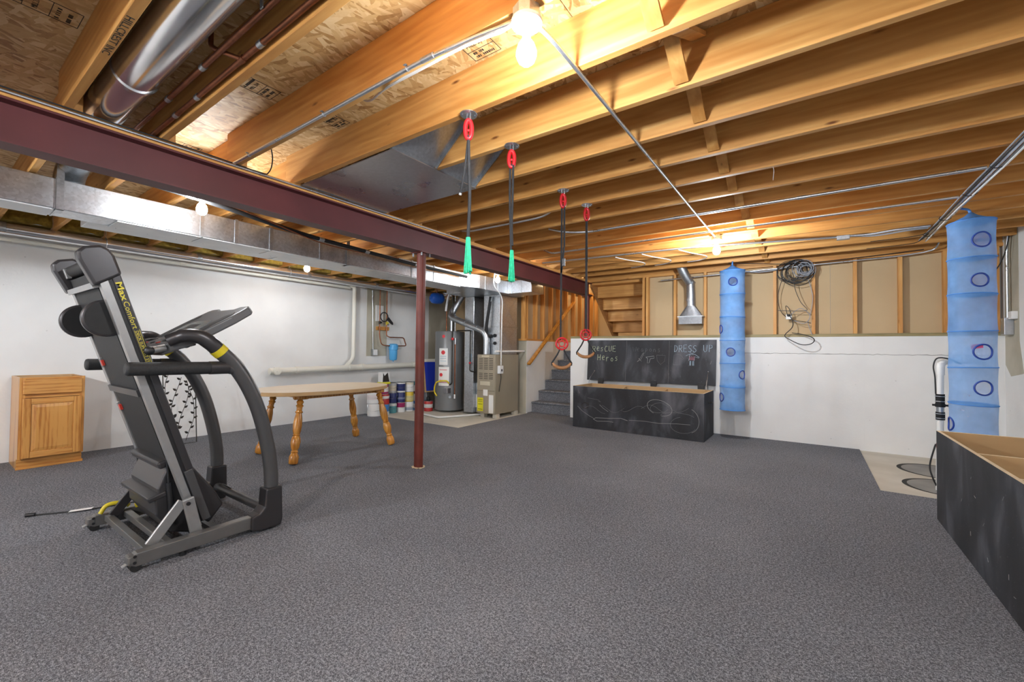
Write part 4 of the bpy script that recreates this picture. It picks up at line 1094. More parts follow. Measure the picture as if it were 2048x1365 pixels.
setp(bt, 'small black bottle with conical spout standing on the dark red can', 'bottle')
concrete('pit_lid', (0.30, 0.29, 0.27), (0.17, 0.165, 0.155), 0.3, 0.7)
# ================================================================== TOY CHESTS
GL = {'R': [[(0, 0), (0, 1), (.6, .95), (.7, .7), (.5, .5), (0, .45)], [(.3, .45), (.8, 0)]],
      'E': [[(.7, 1), (0, 1), (0, 0), (.75, 0)], [(0, .5), (.6, .52)]],
      'S': [[(.75, .88), (.4, 1), (.05, .8), (.2, .56), (.6, .45), (.72, .2), (.4, 0), (0, .12)]],
      'C': [[(.7, .9), (.3, 1), (0, .5), (.25, 0), (.75, .1)]],
      'U': [[(0, 1), (.03, .25), (.3, 0), (.65, .15), (.72, 1)]],
      'e': [[(.08, .4), (.62, .5), (.5, .78), (.2, .75), (.05, .4), (.25, .08), (.65, .12)]],
      'H': [[(0, 1), (0, 0)], [(.65, 1), (.65, 0)], [(0, .5), (.65, .52)]],
      'r': [[(.05, .7), (.08, 0)], [(.08, .45), (.3, .7), (.6, .65)]],
      'o': [[(.35, .6), (.08, .4), (.15, .08), (.45, .02), (.62, .3), (.35, .6)]],
      's': [[(.55, .62), (.2, .66), (.12, .45), (.5, .28), (.42, .02), (.05, .05)]],
      'W': [[(0, 1), (.2, 0), (.45, .75), (.7, 0), (.95, 1)]],
      'a': [[(.55, .55), (.2, .6), (.05, .25), (.25, .02), (.52, .15), (.55, .55), (.62, 0)]],
      'p': [[(.08, .6), (.1, -.35)], [(.1, .5), (.4, .62), (.58, .35), (.38, .05), (.1, .12)]],
      'n': [[(.05, .6), (.08, 0)], [(.08, .4), (.35, .62), (.52, .4), (.55, 0)]],
      'D': [[(0, 0), (.05, 1), (.55, .85), (.75, .5), (.5, .12), (0, 0)]],
      'P': [[(.05, 0), (.08, 1), (.6, .92), (.65, .62), (.1, .48)]], ' ': []}
def write(txt, x0, x1, z0, h, toP, r, seed=0):
    rg = random.Random(seed)
    m = MB(); w = (x1 - x0) / len(txt)
    for i, ch in enumerate(txt):
        dz = rg.uniform(-0.08, 0.08) * h
        for s in GL[ch]:
            m.tube([toP(x0 + i * w + p[0] * w * 0.9 / 0.75 * 0.75, z0 + dz + p[1] * h) for p in s], r, 4)
    return m
def lidP(x, z):
    return (x, 6.82 + (z - 0.70) * 0.08 / 0.687 - 0.0008, z)
ch = empty('toy_chest', (-2.12, 6.46, 0), 'black chalkboard toy chest with its lid open against the far wall', 'chest')
X0, X1, Y0, Y1, ZT = -3.09, -1.157, 6.12, 6.80, 0.645
def chest_body(root, x0, x1, y0, y1, zt, t=0.019):
    MB().box((x0, y0, 0.002), (x1, y0 + t * 0.5, zt)).build('front_board', 'chalkboard', root)
    MB().box((x0 + 0.0005, y0 + t * 0.5, 0.002), (x1 - 0.0005, y0 + t, zt)).build('front_liner', 'mdf', root)
    MB().box((x0, y1 - t * 0.5, 0.002), (x1, y1, zt)).build('back_board', 'chalkboard', root)
    MB().box((x0 + 0.0005, y1 - t, 0.002), (x1 - 0.0005, y1 - t * 0.5, zt)).build('back_liner', 'mdf', root)
    for xa, xb, xc in ((x0, x0 + t * 0.5, x0 + t), (x1, x1 - t * 0.5, x1 - t)):
        MB().box((min(xa, xb), y0 + t * 0.5, 0.002), (max(xa, xb), y1 - t * 0.5, zt)).build('side_board', 'chalkboard', root)
        MB().box((min(xb, xc), y0 + t, 0.002), (max(xb, xc), y1 - t, zt)).build('side_liner', 'mdf', root)
    MB().box((x0 + t, y0 + t, 0.02), (x1 - t, y1 - t, 0.035)).build('bottom', 'mdf', root)
    e = MB()
    e.box((x0 + 0.001, y0 + 0.0005, zt), (x1 - 0.001, y0 + t, zt + 0.0012)); e.box((x0 + 0.001, y1 - t, zt), (x1 - 0.001, y1 - 0.0005, zt + 0.0012))
    e.box((x0 + 0.0005, y0 + t, zt), (x0 + t, y1 - t, zt + 0.0012)); e.box((x1 - t, y0 + t, zt), (x1 - 0.0005, y1 - t, zt + 0.0012))
    e.build('edge_band', 'mdf_edge', root)
chest_body(ch, X0, X1, Y0, Y1, ZT)
for x in (-2.46, -1.81):
    dv_ = MB().prism([(Y0 + 0.02, 0.035), (Y1 - 0.02, 0.035), (Y1 - 0.02, 0.625), (Y1 - 0.16, 0.61), (Y1 - 0.24, 0.54), (Y0 + 0.02, 0.50)], 'x', x - 0.009, x + 0.009).build('divider', 'mdf', ch)
for y in (6.45,):
    MB().tube(rounded([(X1 + 0.002, 6.40, 0.50), (X1 + 0.04, 6.40, 0.50), (X1 + 0.04, 6.52, 0.50), (X1 + 0.002, 6.52, 0.50)], 0.02), 0.007, 8).build('side_handle', 'dark_iron', ch, smooth=40)
lid = MB().add([(-3.178, 6.82, 0.70), (-1.135, 6.82, 0.708), (-1.135, 6.90, 1.387), (-3.191, 6.90, 1.387), (-3.178, 6.838, 0.70), (-1.135, 6.838, 0.708), (-1.135, 6.917, 1.387), (-3.191, 6.917, 1.387)],
               [(0, 1, 2, 3), (7, 6, 5, 4), (0, 4, 5, 1), (1, 5, 6, 2), (2, 6, 7, 3), (3, 7, 4, 0)]).build('lid', 'chalkboard', ch)
def chalk(name, m, mat, parent=lid, label=None):
    m.build(name, mat, parent, label=label)
chalk('chalk_writing', write('ResCUE', -3.10, -2.66, 1.195, 0.095, lidP, 0.0035, 1), 'chalk_green', label='chalk word in pale green')
chalk('chalk_writing', write('Heros', -3.0, -2.61, 1.035, 0.10, lidP, 0.0038, 2), 'chalk_green', label='chalk word in pale green')
chalk('chalk_writing', write('Weapons', -2.39, -1.92, 1.20, 0.075, lidP, 0.0018, 3), 'chalk_faint', label='faint chalk word')
chalk('chalk_writing', write('DRESS', -1.73, -1.39, 1.205, 0.105, lidP, 0.0036, 4), 'chalk_blue', label='chalk word in pale blue')
chalk('chalk_writing', write('UP', -1.31, -1.16, 1.20, 0.105, lidP, 0.0036, 5), 'chalk_blue', label='chalk word in pale blue')
m = MB()
for x in (-2.497, -1.81):
    m.tube([lidP(x + 0.002 * math.sin(i), 0.705 + i * 0.067) for i in range(11)], 0.0016, 4)
chalk('chalk_lines', m, 'chalk_faint')
m = MB(); m.tube([lidP(*p) for p in ((-2.31, 1.03), (-2.25, 1.07), (-2.20, 1.18), (-2.215, 1.18), (-2.27, 1.08), (-2.31, 1.03))], 0.002, 4)
m.tube([lidP(*p) for p in ((-2.29, 1.09), (-2.24, 1.04))], 0.002, 4)
chalk('chalk_drawing', m, 'chalk_white', label='sword outline in chalk')
m = MB(); m.tube([lidP(*p) for p in ((-2.17, 1.11), (-2.04, 1.13), (-2.04, 1.095), (-2.10, 1.085), (-2.115, 1.02), (-2.145, 1.015), (-2.14, 1.085), (-2.17, 1.11))], 0.0032, 4)
chalk('chalk_drawing', m, 'chalk_white', label='toy gun outline in chalk')
m = MB(); m.tube([lidP(*p) for p in ((-2.0, 1.145), (-1.865, 1.14), (-1.875, 1.05), (-1.935, 0.995), (-1.99, 1.06), (-2.0, 1.145))], 0.0017, 4)
chalk('chalk_drawing', m, 'chalk_faint', label='shield outline in chalk')
m = MB(); m.tube([lidP(*p) for p in ((-1.74, 1.0), (-1.735, 1.15), (-1.68, 1.165), (-1.63, 1.15), (-1.585, 1.09), (-1.60, 1.08), (-1.645, 1.11), (-1.64, 1.0), (-1.74, 1.0))], 0.0018, 4)
m.tube([lidP(*p) for p in ((-1.685, 1.165), (-1.69, 1.195), (-1.67, 1.20))], 0.0015, 4)
chalk('chalk_drawing', m, 'chalk_faint', label='shirt outline in chalk')
m = MB(); m.tube([lidP(*p) for p in ((-1.56, 1.14), (-1.50, 1.17), (-1.43, 1.165), (-1.365, 1.12), (-1.375, 1.11), (-1.43, 1.13), (-1.44, 1.07))], 0.0028, 4)
m.tube([lidP(*p) for p in ((-1.50, 1.17), (-1.515, 1.07))], 0.0026, 4)
m.tube([lidP(-1.47 + 0.022 * math.cos(t), 1.20 + 0.024 * math.sin(t)) for t in [i * 0.5 for i in range(13)]], 0.0016, 4)
chalk('chalk_drawing', m, 'chalk_blue', label='jacket figure outline in chalk')
m = MB()
for i in range(8):
    m.tube([lidP(-1.51 + i * 0.011, 1.14 - 0.01 * (i % 3)), lidP(-1.505 + i * 0.010, 1.075)], 0.0028, 4)
chalk('chalk_drawing', m, 'chalk_pink', label='pink chalk fill of the figure')
m = MB()
for i in (0, 1, 3, 4):
    m.tube([lidP(-1.50 + i * 0.014, 1.065), lidP(-1.50 + i * 0.014, 0.995)], 0.0036, 4)
chalk('chalk_drawing', m, 'chalk_blue', label='blue chalk legs of the figure')
m = MB(); m.tube([lidP(-1.215, 1.02), lidP(-1.195, 1.07)], 0.0025, 4)
rg = random.Random(5)
for i in range(40):
    x, z = rg.uniform(-3.15, -1.17), rg.uniform(0.74, 1.30); m.tube([lidP(x, z), lidP(x + rg.uniform(-.01, .01), z + rg.uniform(-.008, .008))], rg.uniform(0.0012, 0.002), 4)
chalk('chalk_specks', m, 'chalk_faint')
frP = lambda x, z: (x, Y0 - 0.0008, z)
fb_ = [c for c in ch.children if c.name.startswith('front_board')][0]
def ell(cx, cz, a, b, t0, t1, tilt=0.0, n=26):
    out = []
    for i in range(n + 1):
        t = R(t0 + (t1 - t0) * i / n); x, z = a * math.cos(t), b * math.sin(t)
        out.append(frP(cx + x * math.cos(tilt) - z * math.sin(tilt), cz + x * math.sin(tilt) + z * math.cos(tilt)))
    return out
m = MB()
m.tube(ell(-1.74, 0.41, 0.175, 0.105, -70, 250, -0.25), 0.0020, 4)
m.tube([frP(*p) for p in ((-2.74, 0.15), (-2.70, 0.175), (-2.5, 0.185), (-2.30, 0.205), (-2.20, 0.18))], 0.0028, 4)
m.tube([frP(*p) for p in ((-2.74, 0.15), (-2.68, 0.125), (-2.5, 0.14), (-2.42, 0.135))], 0.0024, 4)
m.tube([frP(*p) for p in ((-2.18, 0.19), (-1.95, 0.20), (-1.75, 0.19), (-1.5, 0.21), (-1.33, 0.215))], 0.0018, 4)
m.tube(ell(-1.37, 0.27, 0.15, 0.17, -80, 55, 0.2), 0.0018, 4)
m.tube([frP(*p) for p in ((-3.01, 0.33), (-2.93, 0.26), (-2.80, 0.19), (-2.74, 0.165))], 0.0018, 4)
m.tube([frP(*p) for p in ((-2.64, 0.38), (-2.58, 0.33), (-2.50, 0.285))], 0.0018, 4)
chalk('chalk_scribble', m, 'chalk_white', fb_, 'white chalk scribbles')
m = MB()
m.tube(ell(-1.74, 0.41, 0.13, 0.07, 0, 330, 0.2), 0.0014, 4)
m.tube(ell(-1.42, 0.20, 0.17, 0.11, 100, 330, 0.1), 0.0014, 4)
m.tube(ell(-1.5, 0.31, 0.22, 0.05, 10, 200), 0.0014, 4)
for j in range(5):
    m.tube([frP(-2.9 + j * 0.3 + i * 0.05, 0.30 + 0.05 * math.sin(j * 2 + i * 0.7) + 0.03 * j) for i in range(8)], 0.0012, 4)
m.tube([frP(*p) for p in ((-2.84, 0.47), (-2.74, 0.46), (-2.66, 0.45), (-2.62, 0.42), (-2.66, 0.43))], 0.0014, 4)
m.tube([frP(*p) for p in ((-3.0, 0.58), (-2.985, 0.53), (-2.97, 0.55))], 0.0018, 4)
chalk('chalk_scribble', m, 'chalk_faint', fb_)
m = MB(); m.tube(ell(-2.88, 0.35, 0.058, 0.045, 0, 340), 0.004, 4)
chalk('chalk_scribble', m, 'ink', fb_, 'dark painted ring')
for x in (-2.92, -2.03, -1.33):
    h = MB(); h.box((x - 0.045, 6.795, 0.630), (x + 0.045, 6.806, 0.70)); h.cyl((x - 0.045, 6.808, 0.672), (x + 0.045, 6.808, 0.672), 0.009, n=10); h.box((x - 0.045, 6.812, 0.672), (x + 0.045, 6.8215, 0.74))
    h.build('hinge', 'black_plastic', ch)
for x, z in ((-3.04, 0.86), (-1.235, 0.91)):
    yl = 6.82 + (z - 0.70) * 0.1164
    MB().tube([(x, yl - 0.006, z), (x - 0.03 if x < -2 else x, 6.70, 0.74), (x - 0.03 if x < -2 else x, 6.66, 0.655)], 0.005, 6).sphere((x, yl - 0.006, z), 0.014, (1, 1, 1), 8, 6).build('lid_stay', 'steel_plate', ch, smooth=40)

c2_ = empty('toy_chest', (1.12, 3.4, 0), 'open lidless black chest with wooden compartments beside the right wall', 'chest')
BX0, BX1, BY0, BY1 = 0.757, 1.46, 2.43, 4.362
chest_body(c2_, BX0, BX1, BY0, BY1, ZT)
for y in (3.70, 3.07):
    MB().box((BX0 + 0.02, y - 0.009, 0.035), (BX1 - 0.02, y + 0.009, 0.612)).build('divider', 'mdf', c2_)
    MB().box((BX0 + 0.02, y - 0.009, 0.612), (BX1 - 0.02, y + 0.009, 0.6135)).build('divider_edge', 'mdf_edge', c2_)
m = MB(); rg = random.Random(9)
for i in range(14):
    y, z = rg.uniform(2.6, 4.2), rg.uniform(0.1, 0.6); m.tube([(BX0 - 0.0006, y, z), (BX0 - 0.0006, y + rg.uniform(-.03, .03), z + rg.uniform(-.03, .03))], 0.0013, 4)
m.build('chalk_scribble', 'chalk_faint', c2_)

# ================================================================== HANGING NET ORGANISERS
def organiser(x, y, z0, z1, r, holes, label, hook, nseg=6, tag=None):
    o = empty('hanging_net_organiser', (x, y, z0), label, 'organiser', 'blue net organisers')
    A0 = math.atan2(-y, -x)          # towards the middle of the room
    nt_, nz_ = 120, 132
    H = z1 - z0; seg = H / nseg
    rg = random.Random(int(z0 * 1000) + nt_)
    def rad(t, z):
        u = ((z - z0) / seg) % 1.0
        pin = 1 - 0.035 * math.sin(math.pi * u) + 0.012 * noise.noise((math.cos(t) * 2, math.sin(t) * 2, z * 4))
        return r * pin
    def P(t, z, off=0.0):
        q = rad(t, z) + off
        return Vector((x + q * math.cos(t), y + q * math.sin(t), z))
    HL = [(A0 + R(a), z0 + H * h_, hr) for a, h_, hr in holes]
    m = MB(); vs = []
    for j in range(nz_ + 1):
        for i in range(nt_):
            vs.append(P(2 * math.pi * i / nt_, z0 + H * j / nz_))
    fs = []
    for j in range(nz_):
        for i in range(nt_):
            t = 2 * math.pi * (i + 0.5) / nt_; z = z0 + H * (j + 0.5) / nz_
            cut = False
            for ht, hz, hr in HL:
                dtn = (t - ht + math.pi) % (2 * math.pi) - math.pi
                if (dtn * r) ** 2 + (z - hz) ** 2 < hr * hr: cut = True
            if not cut:
                fs.append((j * nt_ + i, j * nt_ + (i + 1) % nt_, (j + 1) * nt_ + (i + 1) % nt_, (j + 1) * nt_ + i))
    sleeve = m.add(vs, fs).build('net_sleeve', 'net_blue', o, smooth=60)
    for k in range(nseg + 1):
        z = z0 + seg * k
        dk = MB().lathe((x, y, z - 0.002), [(r * 0.985, 0), (r * 0.985, 0.004)], 48)
        dk.build('shelf_disc', 'net_blue_dense', o, smooth=40)
        MB().ring((x, y, z), r * 1.0, 0.005, (0.03 * math.sin(k * 2.0), 0.03 * math.cos(k * 3.0), 1), 48, 6).build('hoop', 'net_blue_dense', o, smooth=60)
    cz_ = MB().lathe((x, y, z1), [(r, 0), (r * 0.72, 0.022), (r * 0.30, 0.055), (0.012, 0.085)], 40)
    cz_.build('top_cone', 'net_blue_dense', o, smooth=50)
    MB().tube(smoothpath([(x, y, z1 + 0.07), (x + (hook[0] - x) * 0.2, y, (z1 + 0.09 + hook[2]) / 2), hook], 4), 0.010, 8).build('hanging_loop', 'net_blue_dense', o, smooth=40)
    for ht, hz, hr in HL:
        MB().tube([P(ht + hr / r * math.cos(a), hz + hr * math.sin(a), 0.002) for a in [2 * math.pi * i / 32 for i in range(32)]], 0.0065, 6, True).build('opening_rim', 'trim_blue', sleeve, smooth=60)
    if tag:
        tt, tz = A0 + R(tag[0]), z0 + H * tag[1]
        b = P(tt, tz, -0.03); d = Vector((-math.sin(tt), math.cos(tt), 0.15))
        MB().obox(b, d * 0.035, Vector((0, 0, 1)) * 0.018, Vector((math.cos(tt), math.sin(tt), 0)) * 0.0008).build('paper_tag', 'pink_tag', o, label='pink paper tag')
    return o
organiser(-0.872, 6.50, 0.42, 2.315, 0.156, [(3, 0.915, 0.055), (-8, 0.415, 0.055), (52, 0.255, 0.055), (-70, 0.58, 0.055), (-62, 0.09, 0.055)],
          'long blue net organiser hanging beside the chalkboard chest lid', (-0.872, 6.52, 2.4515))
organiser(1.11, 5.12, 0.49, 2.315, 0.145, [(26, 0.905, 0.060), (20, 0.725, 0.053), (26, 0.405, 0.060), (26, 0.245, 0.057), (-72, 0.07, 0.053)],
          'long blue net organiser with a pink tag above the open wooden chest', (1.040, 5.12, 2.449), tag=(14, 0.43))

# ================================================================== HANGING STRAPS
def clip(root, x, y, ztop):
    MB().lathe((x, y, ztop - 0.006), [(0.044, 0), (0.046, 0.002), (0.046, 0.005), (0.044, 0.006)], 28).build('ceiling_plate', 'steel_plate', root, smooth=40)
    sc = MB()
    for i in range(4):
        t = R(45 + 90 * i); sc.sphere((x + 0.033 * math.cos(t), y + 0.033 * math.sin(t), ztop - 0.007), 0.005, (1, 1, 0.5), 8, 5)
    sc.build('screw', 'galv_dark', root, smooth=40)
    MB().tube([(x - 0.011, y, ztop - 0.004), (x - 0.011, y, ztop - 0.030), (x - 0.007, y, ztop - 0.040), (x, y, ztop - 0.043), (x + 0.007, y, ztop - 0.040), (x + 0.011, y, ztop - 0.030), (x + 0.011, y, ztop - 0.004)], 0.0042, 8).build('eye_bolt', 'steel_plate', root, smooth=40)
    zc = ztop - 0.083
    m = MB()
    a = Vector((0.80, 0.6, 0)).normalized()
    loop = []
    for i in range(28):
        t = 2 * math.pi * i / 28
        loop.append(Vector((x, y, zc)) + a * (0.0165 * math.cos(t)) + Vector((0, 0, 1)) * (0.045 * math.sin(t) + (0.004 if math.sin(t) > 0 else -0.004)))
    m.tube(loop, 0.0125, 8, True)
    cb0 = m.build('carabiner', 'red_plastic', root, smooth=60)
    MB().bar(Vector((x, y, zc - 0.005)) - a * 0.02, Vector((x, y, zc - 0.005)) + a * 0.02, 0.011, 0.012).build('gate', 'red_plastic', cb0, bevel=0.003)
    return zc - 0.040
def rope_strap(x, y, label, zt0, zt1, loose):
    s = empty('hanging_rope', (x, y, JB), label, 'hanging rope', 'ropes hanging from the ceiling joists')
    zb = clip(s, x, y, JB - 0.0005)
    MB().sphere((x, y, zb - 0.002), 0.013, (1, 1, 1), 10, 8).build('knot', 'webbing', s, smooth=60)
    if loose:
        MB().tube(smoothpath([(x, y, zb), (x - 0.012, y - 0.004, zb - 0.12), (x - 0.03, y - 0.008, zb - 0.24), (x - 0.052, y, zb - 0.29)]), 0.0058, 8).build('loose_cord', 'webbing', s, smooth=50)
        MB().cyl((x - 0.050, y, zb - 0.288), (x - 0.054, y, zb - 0.298), 0.0075, n=8).build('cord_tip', 'chalk_white', s)
        MB().tube(smoothpath([(x, y, zb), (x + 0.006, y, zb - 0.15), (x + 0.014, y, zb - 0.33), (x + 0.006, y, zt1)]), 0.0085, 8).build('cord', 'webbing', s, smooth=50)
    else:
        MB().tube(smoothpath([(x - 0.010, y, zb), (x - 0.010, y, zb - 0.20), (x - 0.004, y, zb - 0.36), (x + 0.004, y, zt1)]), 0.007, 8).build('cord', 'webbing', s, smooth=50)
        MB().tube(smoothpath([(x + 0.012, y, zb), (x + 0.010, y, zb - 0.20), (x + 0.006, y, zb - 0.36), (x + 0.012, y, zt1 + 0.04)]), 0.007, 8).build('cord', 'webbing', s, smooth=50)
    t = MB(); rg = random.Random(int(y * 100))
    for i in range(26):
        a = rg.uniform(0, 6.28); q = math.sqrt(rg.random())
        dx, dy = math.cos(a) * q, math.sin(a) * q
        t.tube(smoothpath([(x + 0.008 + dx * 0.008, y + dy * 0.008, zt1 + 0.012), (x + 0.008 + dx * 0.014, y + dy * 0.014, (zt0 + zt1) / 2), (x + 0.008 + dx * 0.021 + rg.uniform(-.003, .003), y + dy * 0.02, zt0 + rg.uniform(-0.006, 0.012))], 3), 0.0042, 5)
    t.build('green_tassel', 'green_cord', s, smooth=60, label='bright green frayed tassel')
    return s
rope_strap(-1.475, JY[0], 'black rope with a loose second cord end and a green tassel', 1.605, 1.78, True)
rope_strap(-1.485, JY[1] + 0.005, 'black doubled rope ending in a green tassel', 1.62, 1.795, False)
def ring_strap(x, y, label, zr, double):
    s = empty('trapeze_ring', (x, y, JB), label, 'trapeze ring', 'strap handles hanging from the ceiling joists')
    zb = clip(s, x, y, JB - 0.0005)
    MB().sphere((x, y, zb), 0.012, (1, 1, 1), 10, 8).build('knot', 'webbing', s, smooth=60)
    if double:
        MB().bar((x - 0.010, y, zb), (x - 0.012, y, zr + 0.03), 0.014, 0.004, up=(0, 1, 0)).build('strap', 'webbing', s)
        MB().bar((x + 0.012, y, zb), (x + 0.014, y, zr + 0.75), 0.014, 0.004, up=(0, 1, 0)).build('strap', 'webbing', s)
        MB().box((x - 0.004, y - 0.005, zr + 0.60), (x + 0.022, y + 0.005, zr + 0.66)).build('buckle', 'graphite_tube', s, bevel=0.003)
        MB().bar((x + 0.012, y, zr + 0.75), (x - 0.010, y, zr + 0.55), 0.014, 0.004, up=(0, 1, 0)).build('strap', 'webbing', s)
    else:
        MB().bar((x, y, zb), (x + 0.002, y, zr + 0.03), 0.018, 0.006, up=(0, 1, 0)).build('strap', 'webbing', s)
        MB().cyl((x + 0.001, y, zr + 0.62), (x + 0.001, y, zr + 0.75), 0.011, n=8).build('strap_keeper', 'webbing', s)
    v = Vector((0.57, -0.82, 0)); a = Vector((0.82, 0.57, 0))
    c = Vector((x, y, zr))
    w = MB(); n = 32
    w.tube([c + a * (0.044 * math.cos(2 * math.pi * i / n)) + Vector((0, 0, 0.044 * math.sin(2 * math.pi * i / n))) for i in range(n)], 0.0075, 8, True)
    w.build('ring', 'red_plastic', s, smooth=60)
    w = MB(); w.tube([c + a * (0.022 * math.cos(2 * math.pi * i / n)) + Vector((0, 0, 0.022 * math.sin(2 * math.pi * i / n))) for i in range(n)], 0.005, 8, True)
    for i in range(5):
        t = R(90 + 72 * i); d = a * math.cos(t) + Vector((0, 0, math.sin(t)))
        w.cyl(c + d * 0.02, c + d * 0.044, 0.005, n=8)
    w.build('ring_spokes', 'red_plastic', s, smooth=60)
    zt, zbt = zr - 0.04, zr - 0.185
    for sg in (-1, 1):
        MB().tube([c + a * 0.012 * sg + Vector((0, 0, -0.035)), c + a * 0.035 * sg + Vector((0, 0, -0.085)), c + a * 0.077 * sg + Vector((0, 0, -0.150)), c + a * 0.074 * sg + Vector((0, 0, -0.168))], 0.006, 8).build('handle_webbing', 'webbing', s, smooth=50)
    MB().tube([c + a * 0.073 * math.sin(t) + Vector((0, 0, -0.135 - 0.052 * math.cos(t))) for t in [R(-75 + 15 * i) for i in range(11)]], [0.008, 0.0115, 0.013, 0.0135, 0.014, 0.014, 0.014, 0.0135, 0.013, 0.0115, 0.008], 10).build('wooden_grip', 'grip_wood', s, smooth=60)
    return s
ring_strap(-1.568, JY[3] + 0.006, 'red ring and wooden handle on a doubled strap with a buckle', 1.256, True)
ring_strap(-1.556, JY[4], 'red ring and wooden handle on a single black strap', 1.338, False)

# ================================================================== OAK CABINET
cb_ = empty('oak_cabinet', (-6.42, 0.86, 0), 'small oak base cabinet with one drawer and a raised panel door', 'cabinet')
FX = -6.172; CY0, CY1 = 0.640, 1.088
sd = MB().prism([(-6.70, 0.0), (FX - 0.065, 0.0), (FX - 0.065, 0.105), (FX - 0.019, 0.105), (FX - 0.019, 0.885), (-6.70, 0.885)], 'y', CY0, CY0 + 0.014)
sd.build('side_panel', 'oak_z', cb_)
MB().prism([(-6.70, 0.0), (FX - 0.065, 0.0), (FX - 0.065, 0.105), (FX - 0.019, 0.105), (FX - 0.019, 0.885), (-6.70, 0.885)], 'y', CY1 - 0.014, CY1).build('side_panel', 'oak_z', cb_)
MB().box((-6.70, CY0 + 0.014, 0.105), (-6.692, CY1 - 0.014, 0.885)).build('back_panel', 'mdf', cb_)
MB().box((-6.692, CY0 + 0.014, 0.105), (FX - 0.019, CY1 - 0.014, 0.118)).build('bottom_panel', 'mdf', cb_)
MB().box((FX - 0.075, CY0 + 0.001, 0.0), (FX - 0.062, CY1 - 0.001, 0.105)).build('toe_kick', 'oak_y', cb_)
MB().box((FX - 0.075, CY0 - 0.004, 0.0), (FX - 0.045, CY1 + 0.006, 0.026)).build('plinth_strip', 'oak_y', cb_)
for ya, yb in ((CY0, CY0 + 0.038), (CY1 - 0.038, CY1)):
    MB().box((FX - 0.019, ya, 0.105), (FX, yb, 0.888)).build('face_stile', 'oak_z', cb_)
for za, zb in ((0.105, 0.135), (0.690, 0.725), (0.855, 0.888)):
    MB().box((FX - 0.019, CY0 + 0.038, za), (FX, CY1 - 0.038, zb)).build('face_rail', 'oak_y', cb_)
for ya, yb, lean in ((CY0 + 0.014, CY0 + 0.16, 1), (CY1 - 0.16, CY1 - 0.014, -1)):
    MB().prism([(FX - 0.019, CY0 + 0.014 if lean > 0 else CY1 - 0.014), (FX - 0.019, yb if lean > 0 else ya), (FX - 0.15, CY0 + 0.014 if lean > 0 else CY1 - 0.014)], 'z', 0.868, 0.884).build('corner_brace', 'mdf', cb_)
dw = MB().box((FX, CY0 + 0.022, 0.722), (FX + 0.018, CY1 - 0.022, 0.864)).build('drawer_front', 'oak_y', cb_, bevel=0.006)
dr_ = empty('door', (0, 0, 0)); 
bpy.data.objects.remove(dr_)
dY0, dY1, dZ0, dZ1 = CY0 + 0.022, CY1 - 0.022, 0.112, 0.685
door = MB().box((FX, dY0 + 0.05, dZ0 + 0.05), (FX + 0.010, dY1 - 0.05, dZ1 - 0.05)).build('door', 'oak_z', cb_)
for ya, yb in ((dY0, dY0 + 0.056), (dY1 - 0.056, dY1)):
    MB().box((FX, ya, dZ0), (FX + 0.019, yb, dZ1)).build('door_stile', 'oak_z', door, bevel=0.004)
for za, zb in ((dZ0, dZ0 + 0.056), (dZ1 - 0.056, dZ1)):
    MB().box((FX, dY0 + 0.056, za), (FX + 0.019, dY1 - 0.056, zb)).build('door_rail', 'oak_y', door, bevel=0.004)
a0, a1, b0, b1 = dY0 + 0.060, dY1 - 0.060, dZ0 + 0.060, dZ1 - 0.060
k = 0.030
MB().add([(FX + 0.010, a0, b0), (FX + 0.010, a1, b0), (FX + 0.010, a1, b1), (FX + 0.010, a0, b1), (FX + 0.018, a0 + k, b0 + k), (FX + 0.018, a1 - k, b0 + k), (FX + 0.018, a1 - k, b1 - k), (FX + 0.018, a0 + k, b1 - k)],
         [(4, 5, 6, 7), (0, 1, 5, 4), (1, 2, 6, 5), (2, 3, 7, 6), (3, 0, 4, 7), (3, 2, 1, 0)]).build('raised_panel', 'oak_z', door)

# ================================================================== OVAL TABLE
tb = empty('oval_table', (-4.70, 2.93, 0), 'oval table with pale laminate top and turned honey coloured legs', 'table')
cx, cy, ax_, ay_ = -4.70, 2.86, 0.50, 0.78
def oval(s, n=56):
    out = []
    for i in range(n):
        t = 2 * math.pi * i / n; c, s_ = math.cos(t), math.sin(t); e = 2 / 2.35
        out.append((cx + ax_ * s * math.copysign(abs(c) ** e, c), cy + ay_ * s * math.copysign(abs(s_) ** e, s_)))
    return out
MB().prism(oval(1.0), 'z', 0.742, 0.744).build('tabletop', 'table_laminate', tb)
MB().prism(oval(1.002), 'z', 0.702, 0.742).build('edge_band', 'mdf', tb, bevel=0.006)
MB().box((-4.98, 2.36, 0.655), (-4.955, 3.46, 0.702)).build('apron', 'honey_leg', tb)
MB().box((-4.445, 2.36, 0.655), (-4.42, 3.46, 0.702)).build('apron', 'honey_leg', tb)
MB().box((-4.955, 2.42, 0.665), (-4.445, 2.445, 0.702)).build('apron', 'honey_leg', tb)
MB().box((-4.955, 3.40, 0.665), (-4.445, 3.425, 0.702)).build('apron', 'honey_leg', tb)
prof = [(0.030, 0.0), (0.038, 0.010), (0.040, 0.075), (0.030, 0.105), (0.026, 0.112), (0.031, 0.125), (0.024, 0.14), (0.034, 0.17), (0.041, 0.225), (0.034, 0.275), (0.026, 0.290), (0.036, 0.298), (0.027, 0.306), (0.034, 0.345), (0.038, 0.40), (0.033, 0.47), (0.024, 0.525), (0.032, 0.533), (0.032, 0.541), (0.023, 0.553), (0.024, 0.590), (0.033, 0.605), (0.022, 0.618), (0.031, 0.645), (0.020, 0.668)]
